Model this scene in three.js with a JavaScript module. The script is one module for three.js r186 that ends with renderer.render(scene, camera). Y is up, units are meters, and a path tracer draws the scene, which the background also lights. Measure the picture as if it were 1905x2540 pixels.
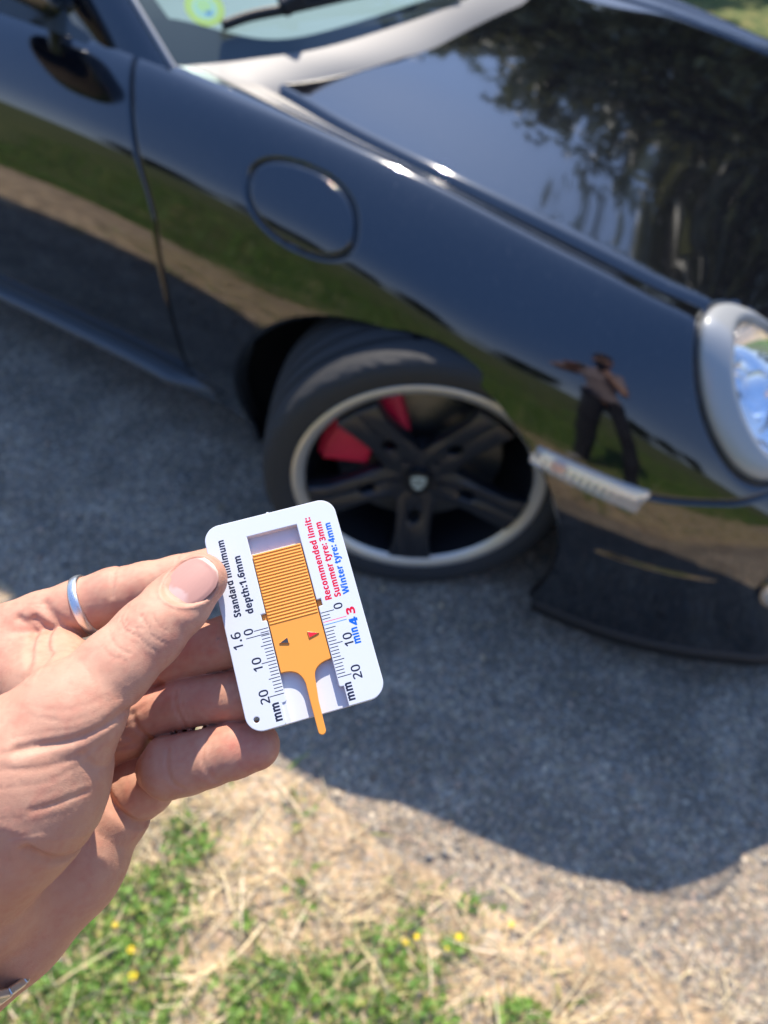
import * as THREE from 'three';
import { ImprovedNoise } from 'three/addons/math/ImprovedNoise.js';
import { mergeGeometries, mergeVertices, toCreasedNormals } from 'three/addons/utils/BufferGeometryUtils.js';
import { RoundedBoxGeometry } from 'three/addons/geometries/RoundedBoxGeometry.js';

// ---------------------------------------------------------------- camera, sky, sun, exposure
const V = (x, y, z) => new THREE.Vector3(x, y, z);
const scene = new THREE.Scene();
const camera = new THREE.PerspectiveCamera(67.53, 0.75, 0.02, 600);
const CR = V(0.8448117, 0.05888157, -0.53181402), CU = V(-0.4270536, 0.67301938, -0.60387924), CB = V(0.32236379, 0.73727734, 0.59372024);
const CP = V(0.575, 1.328, 0.948);
const aim = new THREE.Matrix4().makeBasis(CR, CU, CB);
camera.position.copy(CP);
camera.quaternion.setFromRotationMatrix(aim);
camera.focus = 0.227;
camera.userData.fStop = 10.5;
scene.add(camera);

const SUN = V(-0.3006, 0.776, -0.5532).normalize();
// a clear summer sky: blue overhead, paler towards the horizon, white round the sun
{
  const w = 1024, h = 512, d = new Float32Array(w * h * 4), dir = V(0, 0, 0);
  for (let j = 0; j < h; j++) for (let i = 0; i < w; i++) {
    const el = ((j + 0.5) / h - 0.5) * Math.PI, az = ((i + 0.5) / w - 0.5) * Math.PI * 2;
    dir.set(Math.cos(el) * Math.cos(az), Math.sin(el), Math.cos(el) * Math.sin(az));
    const y = Math.max(dir.y, 0), c = Math.max(-1, Math.min(1, dir.dot(SUN))), g = Math.acos(c), hz = Math.exp(-y * 4.6);
    const glow = 0.9 * Math.exp(-g * 6.0), k = (j * w + i) * 4;
    const wide = Math.exp(-g * 2.0); d[k] = 0.068 + 0.38 * hz + glow + 0.28 * wide; d[k + 1] = 0.160 + 0.39 * hz + glow * 0.98 + 0.39 * wide; d[k + 2] = 0.415 + 0.27 * hz + glow * 0.95 + 0.62 * wide; d[k + 3] = 1;
  }
  const t = new THREE.DataTexture(d, w, h, THREE.RGBAFormat, THREE.FloatType);
  t.mapping = THREE.EquirectangularReflectionMapping; t.magFilter = THREE.LinearFilter; t.minFilter = THREE.LinearFilter; t.colorSpace = THREE.LinearSRGBColorSpace; t.needsUpdate = true;
  scene.background = t; scene.environment = t;
}

const sun = new THREE.DirectionalLight(0xfff3e2, 4.2);
sun.name = 'sun';
sun.position.copy(SUN).multiplyScalar(20);
sun.target.position.set(0, 0, 0);
sun.castShadow = true;
sun.shadow.mapSize.set(4096, 4096);
Object.assign(sun.shadow.camera, { left: -6, right: 6, top: 6, bottom: -6, near: 1, far: 60 });
scene.add(sun, sun.target);

const renderer = new THREE.WebGLRenderer({ antialias: true });
renderer.toneMapping = THREE.LinearToneMapping;
renderer.toneMappingExposure = 1.9;
renderer.shadowMap.enabled = true;
renderer.setSize(768, 1024);

// ---------------------------------------------------------------- helpers
function rng(seed) { let s = seed >>> 0; return () => { s = (s + 0x6D2B79F5) >>> 0; let t = Math.imul(s ^ (s >>> 15), 1 | s); t = (t + Math.imul(t ^ (t >>> 7), 61 | t)) ^ t; return ((t ^ (t >>> 14)) >>> 0) / 4294967296; }; }
const noiser = new ImprovedNoise();
const noise = (x, y, z) => noiser.noise(x, y, z);
const fbm = (x, y, z, o = 4) => { let a = 0, w = 1, t = 0; for (let i = 0; i < o; i++) { a += w * noise(x, y, z); t += w; w *= 0.5; x *= 2.03; y *= 2.03; z *= 2.03; } return a / t; };
const clamp = (x, a, b) => Math.min(b, Math.max(a, x));
const mix = (a, b, t) => a + (b - a) * t;
const sstep = (a, b, x) => { const t = clamp((x - a) / (b - a), 0, 1); return t * t * (3 - 2 * t); };
const usedNames = new Map();
function numbered(name) { const n = usedNames.get(name) ?? 0; usedNames.set(name, n + 1); return n ? name + '_' + String(n).padStart(3, '0') : name; }
function tag(o, label, category, group, kind) { o.userData = { label, category }; if (group) o.userData.group = group; if (kind) o.userData.kind = kind; return o; }
function thing(name, label, category, pos = [0, 0, 0], group) { const g = new THREE.Group(); g.name = numbered(name); g.position.set(...pos); tag(g, label, category, group); scene.add(g); return g; }
function part(name, geo, material, parent, label) { const m = new THREE.Mesh(geo, material); m.name = name; m.castShadow = m.receiveShadow = true; if (label) m.userData.label = label; parent.add(m); return m; }
function structure(name, geo, material, label) { const m = new THREE.Mesh(geo, material); m.name = name; m.receiveShadow = true; m.userData = { kind: 'structure', label, category: name.replace(/_/g, ' ') }; scene.add(m); return m; }
const std = (o) => new THREE.MeshStandardMaterial(o);
const phy = (o) => new THREE.MeshPhysicalMaterial(o);
const lin = (r, g, b) => new THREE.Color().setRGB(r, g, b);
function dataTex(w, h, fn, { srgb = false, rep = [1, 1] } = {}) {
  const d = new Uint8Array(w * h * 4);
  for (let j = 0; j < h; j++) for (let i = 0; i < w; i++) { const c = fn(i, j), k = (j * w + i) * 4; d[k] = clamp(c[0], 0, 255); d[k + 1] = clamp(c[1], 0, 255); d[k + 2] = clamp(c[2], 0, 255); d[k + 3] = 255; }
  const t = new THREE.DataTexture(d, w, h);
  t.wrapS = t.wrapT = THREE.RepeatWrapping; t.magFilter = THREE.LinearFilter; t.minFilter = THREE.LinearMipmapLinearFilter; t.generateMipmaps = true;
  if (srgb) t.colorSpace = THREE.SRGBColorSpace;
  t.repeat.set(...rep); t.needsUpdate = true; return t;
}
function geoFrom(pos, idx, extra = {}) {
  const g = new THREE.BufferGeometry();
  g.setAttribute('position', new THREE.Float32BufferAttribute(pos, 3));
  if (extra.normal) g.setAttribute('normal', new THREE.Float32BufferAttribute(extra.normal, 3));
  if (extra.uv) g.setAttribute('uv', new THREE.Float32BufferAttribute(extra.uv, 2));
  if (extra.color) g.setAttribute('color', new THREE.Float32BufferAttribute(extra.color, 3));
  g.setIndex(idx);
  if (!extra.normal) g.computeVertexNormals();
  return g;
}
// a grid of points (rows of equal length) as a smooth sheet
function sheet(rows, closedU = false) {
  const pos = [], uv = [], idx = [], n = rows.length, m = rows[0].length;
  rows.forEach((r, i) => r.forEach((p, j) => { pos.push(p.x, p.y, p.z); uv.push(j / (m - 1), i / (n - 1)); }));
  for (let i = 0; i < n - 1; i++) for (let j = 0; j < m - 1; j++) { const a = i * m + j, b = a + 1, c = a + m, d = c + 1; idx.push(a, b, d, a, d, c); }
  return geoFrom(pos, idx, { uv });
}
const plain = (g) => { const r = g.index ? g.toNonIndexed() : g; for (const k of Object.keys(r.attributes)) if (!['position', 'normal', 'uv'].includes(k)) r.deleteAttribute(k); if (!r.attributes.uv) r.setAttribute('uv', new THREE.Float32BufferAttribute(new Float32Array(r.attributes.position.count * 2), 2)); return r; };
const join = (...gs) => mergeGeometries(gs.flat().map(plain));
const moved = (g, x = 0, y = 0, z = 0, rx = 0, ry = 0, rz = 0) => { g.applyMatrix4(new THREE.Matrix4().compose(V(x, y, z), new THREE.Quaternion().setFromEuler(new THREE.Euler(rx, ry, rz)), V(1, 1, 1))); return g; };
const tube = (pts, r, seg = 24, rad = 8, closed = false) => new THREE.TubeGeometry(new THREE.CatmullRomCurve3(pts, closed), seg, r, rad, closed);

// ---------------------------------------------------------------- ground: lawn to the horizon, road, stony verge
function cells(seed, n) { const r = rng(seed), a = []; for (let i = 0; i < n * n; i++) a.push([r(), r(), r(), r(), r()]); return a; }
function worley(C, n, u, v) { // u, v in 0..1, periodic; nearest two distances and the nearest cell
  const x = u * n, y = v * n, ix = Math.floor(x), iy = Math.floor(y); let a = 9, b = 9, w = null;
  for (let j = -1; j <= 1; j++) for (let i = -1; i <= 1; i++) { const c = C[((iy + j + n) % n) * n + ((ix + i + n) % n)], d = Math.hypot(ix + i + c[0] - x, iy + j + c[1] - y); if (d < a) { b = a; a = d; w = c; } else if (d < b) b = d; }
  return [a, b, w];
}
const tiled = (u, v, f, s) => { const T = Math.PI * 2; return noise(Math.cos(u * T) * f + s, Math.sin(u * T) * f + Math.cos(v * T) * f, Math.sin(v * T) * f - s); };
const N1 = 112, C1 = cells(11, N1), N2 = 190, C2 = cells(12, N2);
const stoneTints = [[162, 146, 126], [148, 140, 127], [168, 145, 124], [129, 122, 112], [178, 163, 139], [137, 120, 102], [121, 116, 108], [156, 139, 112]];
const roadMap = [], TS = 1024, roadBump = new Uint8Array(TS * TS);
const roadTex = dataTex(TS, TS, (i, j) => {
  const u = i / TS, v = j / TS, [a, b, c] = worley(C1, N1, u, v), [a2, b2, c2] = worley(C2, N2, u, v), t = stoneTints[Math.floor(c[2] * 8)], t2 = stoneTints[Math.floor(c2[2] * 8)];
  const e = sstep(0.04, 0.22, b - a), e2 = sstep(0.03, 0.2, b2 - a2), big = c[4] < 0.62, k = big ? e : 0, k2 = (1 - k) * e2, bind = [113, 105, 92], w = 1 + 0.16 * tiled(u, v, 1.2, 3) + 0.1 * tiled(u, v, 4, 8);
  roadBump[j * TS + i] = clamp(60 + 150 * k * (1 - a * 0.7) * (0.6 + 0.4 * c[3]) + 60 * k2, 0, 255);
  return [0, 1, 2].map((n) => (bind[n] * (1 - k) * (1 - k2) + t[n] * k * (0.8 + 0.35 * c[3]) + t2[n] * k2 * (0.75 + 0.3 * c2[3])) * w);
}, { srgb: true, rep: [1 / 0.8, 1 / 0.8] });
const roadRelief = dataTex(TS, TS, (i, j) => { const v = roadBump[j * TS + i]; return [v, v, v]; }, { rep: [1 / 0.8, 1 / 0.8] });
function flat(x0, x1, z0, z1, y, nx, nz, bend) { const rows = []; for (let j = 0; j <= nz; j++) { const r = []; for (let i = 0; i <= nx; i++) { const x = mix(x0, x1, i / nx), z = mix(z1, z0, j / nz); r.push(bend ? bend(x, z, y, i / nx, j / nz) : V(x, y, z)); } rows.push(r); } const g = sheet(rows), p = g.attributes.position, uv = g.attributes.uv; for (let i = 0; i < p.count; i++) uv.setXY(i, p.getX(i), p.getZ(i)); return g; }
const turfTex = dataTex(512, 512, (i, j) => { const u = i / 512, v = j / 512, a = tiled(u, v, 3, 1), b = tiled(u, v, 9, 4), c = tiled(u, v, 22, 7), d = clamp(0.5 + 0.9 * a + 0.5 * b, 0, 1); const s = 1 + 0.5 * c; return [mix(58, 104, d) * s, mix(76, 102, d) * s, mix(30, 54, d) * s]; }, { srgb: true, rep: [1 / 1.7, 1 / 1.7] });
structure('ground', flat(-250, 250, -250, 250, -0.012, 40, 40), std({ map: turfTex, roughness: 1 }), 'green lawn beyond the road and verge');
const vergeEdge = (x) => 0.52 - 0.09 * sstep(0.5, 1.1, x) + 0.05 * noise(x * 2.1, 3, 0) + 0.03 * noise(x * 9, 1, 0);
structure('road', flat(-60, 60, -4.6, 0.95, 0, 260, 10, (x, z, y, u, v) => { const X = 60 * Math.sign(u - 0.5) * Math.pow(Math.abs(u - 0.5) * 2, 2.2); return V(X, y, z > 0.9 ? 0.95 + 0.05 * noise(X * 3, 0, 0) : z); }), std({ map: roadTex, roughness: 0.9, bumpMap: roadRelief, bumpScale: 0.004 }), 'stony grey asphalt road surface');
const soilTex = dataTex(1024, 1024, (i, j) => {
  const u = i / 1024, v = j / 1024, [a, b, c] = worley(C1, N1, u, v), e = sstep(0.03, 0.25, b - a) * (c[4] < 0.5 ? 1 : 0), t = stoneTints[Math.floor(c[2] * 8)], s = 1 + 0.25 * tiled(u, v, 2, 9) + 0.2 * tiled(u, v, 12, 2);
  return [0, 1, 2].map((n) => mix([176, 152, 120][n], t[n] * 1.06, e) * s);
}, { srgb: true, rep: [1 / 0.8, 1 / 0.8] });
structure('verge', flat(-40, 40, 0.6, 2.6, 0.004, 500, 6, (x, z, y, u, v) => { const X = 40 * Math.sign(u - 0.5) * Math.pow(Math.abs(u - 0.5) * 2, 2.2); const t = 1 - v; return V(X, y - (t > 0.95 ? 0.012 : 0), mix(vergeEdge(X), 1.30 + 0.12 * noise(X * 1.3, 5, 0) + 0.05 * noise(X * 6, 2, 0), t)); }), std({ map: soilTex, roughness: 1, bumpMap: roadRelief, bumpScale: 0.005 }), 'dry stony verge strewn with straw');

// ---------------------------------------------------------------- loose stones, straw, weeds
const DUMMY = new THREE.Object3D();
function scatter(name, geo, material, n, fn, label, category, tint) {
  const m = new THREE.InstancedMesh(geo, material, n); m.name = name; m.castShadow = m.receiveShadow = true; m.userData = { kind: 'stuff', label, category };
  for (let i = 0; i < n; i++) { fn(DUMMY, i); DUMMY.updateMatrix(); m.setMatrixAt(i, DUMMY.matrix); m.setColorAt(i, tint(i)); }
  scene.add(m); return m;
}
const pebble = (seed) => { const g = mergeVertices(new THREE.IcosahedronGeometry(1, 1).deleteAttribute('uv').deleteAttribute('normal')), p = g.attributes.position, r = rng(seed); for (let i = 0; i < p.count; i++) { const k = 0.75 + 0.4 * r(); p.setXYZ(i, p.getX(i) * k, p.getY(i) * k * 0.7, p.getZ(i) * k); } g.computeVertexNormals(); return g; };
const GR = rng(77), tmp = new THREE.Color();
const stoneMat = std({ color: 0xffffff, roughness: 0.9 });
for (let s = 0; s < 3; s++) scatter('gravel_' + ['fine', 'mixed', 'coarse'][s], pebble(s + 3), stoneMat, [14000, 7000, 1800][s], (o) => {
  let x, z; do { x = mix(-1.2, 2.2, GR()); z = mix(0.0, 1.5, Math.pow(GR(), 0.8)); } while (GR() > 0.25 + 0.75 * sstep(0.2, 0.7, z));
  const k = [0.0022, 0.0036, 0.0058][s] * (0.6 + 0.8 * GR()); o.position.set(x, k * 0.25, z); o.rotation.set(GR() * 0.8, GR() * 6.3, GR() * 0.8); o.scale.set(k * (0.8 + 0.5 * GR()), k, k * (0.8 + 0.4 * GR()));
}, 'small loose stones on the road edge, ' + ['fine grains', 'mixed sizes', 'larger chips'][s], 'gravel', () => { const t = stoneTints[Math.floor(GR() * 8)], k = (0.85 + 0.35 * GR()) / 255; return tmp.setRGB(t[0] * k, t[1] * k, t[2] * k, THREE.SRGBColorSpace); });
// a blade: a bent, tapering strip of unit length along x
function bladeGeo(bend, w, curl) { const pos = [], idx = [], n = 5; for (let i = 0; i <= n; i++) { const t = i / n, k = w * (1 - 0.85 * t * t); pos.push(t, bend * t * t, -k + curl * t * t, t, bend * t * t + 0.3 * k, curl * t * t, t, bend * t * t, k + curl * t * t); } for (let i = 0; i < n; i++) for (const c of [0, 1]) { const a = i * 3 + c, b = a + 1, d = a + 3, e = a + 4; idx.push(a, b, e, a, e, d); } return geoFrom(pos, idx); }
const strawMat = std({ color: 0xffffff, roughness: 0.75, side: THREE.DoubleSide });
const greenAt = (x, z) => { // patches of green in the verge
  const blobs = [[-0.40, 0.86, 0.19, 0.20], [-0.02, 0.90, 0.23, 0.11], [0.10, 0.77, 0.035, 0.025], [0.195, 0.745, 0.02, 0.018], [-0.27, 0.66, 0.05, 0.05], [-0.16, 0.775, 0.02, 0.02], [0.06, 0.80, 0.05, 0.03], [0.17, 0.80, 0.03, 0.02], [0.26, 0.90, 0.05, 0.03], [-0.30, 0.74, 0.08, 0.06]];
  let g = 0; const s = 0.845 * x - 0.534 * z, t = 0.534 * x + 0.845 * z; for (const [a, b, c, d] of blobs) g = Math.max(g, 1.25 * (1 - Math.hypot((s - a) / c, (t - b) / d))); g = Math.max(g, (z - 1.15 - 0.12 * noise(x * 3, 1, 4)) * 2.5);
  return g + 0.30 * noise(x * 14, z * 14, 2) + 0.14 * noise(x * 40, z * 40, 7);
};
for (let s = 0; s < 3; s++) scatter('straw_' + ['long', 'short', 'curled'][s], bladeGeo([0.10, -0.04, 0.2][s], [0.012, 0.03, 0.02][s], [0.1, -0.15, 0.5][s]), strawMat, [7500, 12000, 5000][s], (o) => {
  let x, z; do { x = mix(-1.4, 2.2, GR()); z = mix(0.3, 1.45, GR()); } while (GR() > sstep(0.50, 0.66, z + 0.05 * noise(x * 5, z * 5, 3) + 0.16 * sstep(0.45, 1.1, x)) * (0.35 + 0.65 * sstep(-0.25, 0.25, noise(x * 9, z * 9, 5))));
  const k = [0.09, 0.035, 0.05][s] * (0.5 + 0.9 * GR()); o.position.set(x, 0.003 + 0.008 * GR(), z); o.rotation.set(GR() * 6.3, GR() * 6.3, Math.pow(GR(), 2.2) * 0.8, 'YZX'); o.scale.set(k, k, k);
}, 'dry pale straw stalks lying on the verge, ' + ['long ones', 'short ones', 'curled ones'][s], 'straw', () => { const k = 0.75 + 0.4 * GR(); return tmp.setRGB(0.70 * k, 0.58 * k, 0.36 * k * (0.8 + 0.4 * GR())); });
const leafMat = phy({ color: 0xffffff, roughness: 0.6, transmission: 0.35, thickness: 0, side: THREE.DoubleSide });
const greenTint = () => { const a = GR(), k = 0.7 + 0.6 * GR(); return a < 0.12 ? tmp.setRGB(0.36 * k, 0.36 * k, 0.10 * k) : tmp.setRGB((0.12 + 0.08 * a) * k, (0.27 + 0.07 * a) * k, 0.04 * k); };
scatter('grass_tufts', bladeGeo(0.25, 0.034, 0.25), leafMat, 42000, (o) => {
  let x, z; do { x = mix(-1.5, 2.4, GR()); z = mix(0.5, 1.9, GR()); } while (greenAt(x, z) < 0.02 + 0.30 * GR());
  const k = 0.034 * (0.35 + 1.3 * GR()); o.position.set(x, 0.0, z); o.rotation.set(0, GR() * 6.3, 0.15 + 1.1 * GR(), 'YZX'); o.scale.set(k, k, k);
}, 'short green grass growing in patches on the verge', 'grass', greenTint);
const trefoil = (() => { const s = new THREE.Shape(); s.moveTo(0, 0); s.bezierCurveTo(0.35, 0.25, 0.75, 0.75, 0.45, 1.0); s.bezierCurveTo(0.2, 1.1, 0.05, 1.0, 0, 0.92); s.bezierCurveTo(-0.05, 1.0, -0.2, 1.1, -0.45, 1.0); s.bezierCurveTo(-0.75, 0.75, -0.35, 0.25, 0, 0); const l = []; for (let i = 0; i < 3; i++) { const g = new THREE.ShapeGeometry(s, 4); g.rotateX(-Math.PI / 2 + 0.35); g.rotateY(i * Math.PI * 2 / 3); l.push(g); } return join(...l); })();
scatter('clover_leaves', trefoil, leafMat, 26000, (o) => {
  let x, z; do { x = mix(-1.3, 2.2, GR()); z = mix(0.5, 1.7, GR()); } while (greenAt(x, z) < 0.10 + 0.3 * GR());
  const k = 0.0050 * (0.5 + 1.0 * GR()); o.position.set(x, 0.005 + 0.018 * GR(), z); o.rotation.set((GR() - 0.5) * 1.2, GR() * 6.3, (GR() - 0.5) * 1.2); o.scale.set(k, k, k);
}, 'small trefoil leaves in the green patches of the verge', 'clover', greenTint);
scatter('lawn_grass', bladeGeo(0.3, 0.05, 0.15), leafMat, 26000, (o) => {
  let x, z; do { x = mix(-4, 4.5, GR()); z = mix(1.2, 5.0, Math.pow(GR(), 1.4)); } while (GR() > 1.2 - 0.25 * z + noise(x * 2, z * 2, 0));
  const k = 0.06 * (0.5 + GR()); o.position.set(x, -0.012, z); o.rotation.set(0, GR() * 6.3, 0.35 + 0.9 * GR(), 'YZX'); o.scale.set(k, k, k);
}, 'green lawn grass behind the verge', 'grass', greenTint);
// yellow flowers, one by one
const petalGeo = (() => { const g = new THREE.SphereGeometry(1, 10, 6); g.scale(0.42, 0.12, 0.55); g.translate(0, 0, 0.6); g.rotateX(-0.3); return g; })();
const petalMat = std({ color: lin(0.85, 0.62, 0.02), roughness: 0.6 }), stemMat = std({ color: lin(0.09, 0.18, 0.04), roughness: 0.7 });
[[0.505, 0.629, 0.8], [0.517, 0.614, 0.7], [0.572, 0.579, 0.85], [0.565, 0.603, 0.55], [0.633, 0.518, 0.6], [0.166, 0.863, 0.9], [0.193, 0.886, 0.95], [0.122, 0.851, 0.6], [0.057, 0.966, 0.6]].forEach(([x, z, s], i) => {
  const side = ['at the edge of the clover patch', 'beside the clover patch edge', 'standing alone in the straw', 'half closed near the clover', 'small one among dry stones', 'in the grass below the hand', 'lower of a pair in the grass', 'pale one near the heel of the hand', 'hidden one by the wristwatch'][i];
  const f = thing('yellow_flower', 'small yellow flower ' + side, 'flower', [x, 0, z], 'yellow flowers in the verge'), k = 0.0042 * s;
  part('stem', tube([V(0, 0, 0), V(0.002, 0.012, 0.001), V(0, 0.021, 0.002)], 0.0006, 6, 5), stemMat, f);
  for (let n = 0; n < 5; n++) { const p = part('petal', petalGeo, petalMat, f); p.position.set(0, 0.0215, 0.002); p.scale.setScalar(k * 1.6); p.rotation.y = n * 1.2566; }
  const c = part('flower_centre', new THREE.SphereGeometry(0.0016, 8, 6), petalMat, f); c.position.set(0, 0.0225, 0.002);
});

// ---------------------------------------------------------------- trees and hedges that the bonnet and flanks mirror
const barkMat = std({ color: lin(0.10, 0.075, 0.055), roughness: 0.95 });
const leafShape = (() => { const g = []; const r = rng(5); for (let i = 0; i < 7; i++) { const s = new THREE.PlaneGeometry(0.55, 0.3, 1, 1); s.rotateX(r() * 3); s.rotateY(r() * 6.3); s.rotateZ(r() * 3); s.translate((r() - 0.5) * 0.9, (r() - 0.5) * 0.9, (r() - 0.5) * 0.9); g.push(s); } return join(...g); })();
function tree(name, label, group, x, z, h, spread, seed, tone, low = 0.25) {
  const t = thing(name, label, 'tree', [x, 0, z], group), r = rng(seed), limbs = [];
  const trunk = [V(0, 0, 0), V(0.06 * h * (r() - 0.5), h * 0.3, 0.06 * h * (r() - 0.5)), V(0.1 * h * (r() - 0.5), h * 0.6, 0.1 * h * (r() - 0.5)), V(0, h * 0.9, 0)], geos = [];
  const tc = new THREE.CatmullRomCurve3(trunk), tg = new THREE.TubeGeometry(tc, 14, 1, 9), p = tg.attributes.position;
  for (let i = 0; i <= 14; i++) { const c = tc.getPointAt(i / 14), k = h * 0.028 * (1.15 - i / 14); for (let j = 0; j <= 9; j++) { const n = i * 10 + j; p.setXYZ(n, c.x + (p.getX(n) - c.x) * k, c.y + (p.getY(n) - c.y) * k, c.z + (p.getZ(n) - c.z) * k); } }
  geos.push(tg); const tips = [];
  for (let i = 0; i < 20; i++) { const t0 = low + (0.9 - low) * r(), a = r() * 6.28, c = tc.getPoint(t0), L = spread * (0.55 + 0.5 * r()) * (1.15 - 0.6 * t0), e = V(c.x + Math.cos(a) * L, c.y + L * (0.25 + 0.5 * r()), c.z + Math.sin(a) * L); geos.push(tube([c, c.clone().lerp(e, 0.5).add(V(0, -0.06 * L, 0)), e], h * 0.006, 8, 5)); tips.push([e, L * 0.5], [c.clone().lerp(e, 0.6), L * 0.45]); }
  tips.push([V(0, h * 0.93, 0), spread * 0.45]);
  part('trunk', join(...geos), barkMat, t);
  const pos = [], idx = [], col = [], src = leafShape.attributes.position, m = new THREE.Matrix4(), q = new THREE.Quaternion(), v = V(0, 0, 0), ru = () => r() * 2 - 1;
  const count = Math.round(1050 * spread);
  for (let i = 0; i < count; i++) { const [c, L] = tips[Math.floor(r() * tips.length)], d = V(ru(), ru() * 0.8, ru()); if (d.length() > 1) { i--; continue; } const k = 0.30 * (0.6 + 0.7 * r()); q.setFromEuler(new THREE.Euler(r() * 6, r() * 6, r() * 6)); m.compose(c.clone().addScaledVector(d, L * 1.25), q, V(k, k, k)); const b = pos.length / 3, w = 0.65 + 0.7 * r(); for (let n = 0; n < src.count; n++) { v.fromBufferAttribute(src, n).applyMatrix4(m); pos.push(v.x, v.y, v.z); col.push(tone[0] * w, tone[1] * w, tone[2] * w); idx.push(b + n); } }
  part('crown', geoFrom(pos, idx, { color: col }), phy({ color: 0xffffff, vertexColors: true, roughness: 0.65, transmission: 0.5, thickness: 0, side: THREE.DoubleSide }), t);
}
const TREES = [[-6.4, -12.5, 6.3, 2.5, 3], [-3.4, -11.5, 6.6, 2.4, 9], [-0.6, -10.5, 7.4, 2.4, 14], [1.6, -9.6, 9.0, 2.6, 21], [4.4, -9.6, 9.2, 2.6, 26], [7.4, -10.2, 8.2, 2.6, 33]];
TREES.forEach(([x, z, h, s, seed], i) => tree('broadleaf_tree', 'leafy green tree across the road behind the car', 'trees across the road', x, z, h, s, seed, i % 2 ? [0.15, 0.16, 0.055] : [0.12, 0.135, 0.05], 0.06));
for (let i = 0; i < 9; i++) tree('field_tree', 'distant round tree at the far side of the lawn', 'trees beyond the lawn', -30 + i * 7.5 + 2 * noise(i * 3.3, 1, 1), 34 + 3 * noise(i * 1.7, 2, 2), 4.6 + 1.6 * noise(i * 2.1, 4, 1), 2.6, 60 + i, [0.05, 0.075, 0.025], 0.12);

// ---------------------------------------------------------------- the parked car: x forward, y up, its flank near z = 0, its middle at z = MID
const MID = -0.83;
const car = thing('sports_car', 'glossy black sports car with dark alloy wheels and red brake caliper', 'car', [0, 0, 0]);
// black paint under a film of settled dust: fine grains and fainter dried spots
const dustTex = (() => { const N = 1024, r = rng(31), a = new Float32Array(N * N); const dot = (x, y, k, v) => { for (let j = -k; j <= k; j++) for (let i = -k; i <= k; i++) { const q = Math.hypot(i, j) / k; if (q <= 1) a[((y + j + N) % N) * N + ((x + i + N) % N)] += v * (1 - q * q * 0.6); } }; for (let i = 0; i < 9000; i++) dot(Math.floor(r() * N), Math.floor(r() * N), 1, 0.25 + 0.75 * r()); for (let i = 0; i < 500; i++) dot(Math.floor(r() * N), Math.floor(r() * N), 2 + Math.floor(2 * r()), 0.5 * r() + 0.2); return dataTex(N, N, (i, j) => { const v = Math.min(1, a[j * N + i]) ; return [10 + 80 * v, 11 + 77 * v, 17 + 70 * v]; }, { srgb: true, rep: [1 / 0.9, 1 / 0.9] }); })();
const paint = phy({ map: dustTex, metalness: 0, roughness: 0.07, clearcoat: 1, clearcoatRoughness: 0.012, ior: 1.66 });
const trimBlack = std({ color: lin(0.012, 0.012, 0.013), roughness: 0.55 });
const rubber = std({ color: lin(0.020, 0.020, 0.021), roughness: 0.72 });
const wellBlack = std({ color: lin(0.010, 0.010, 0.011), roughness: 0.9 });
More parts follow.
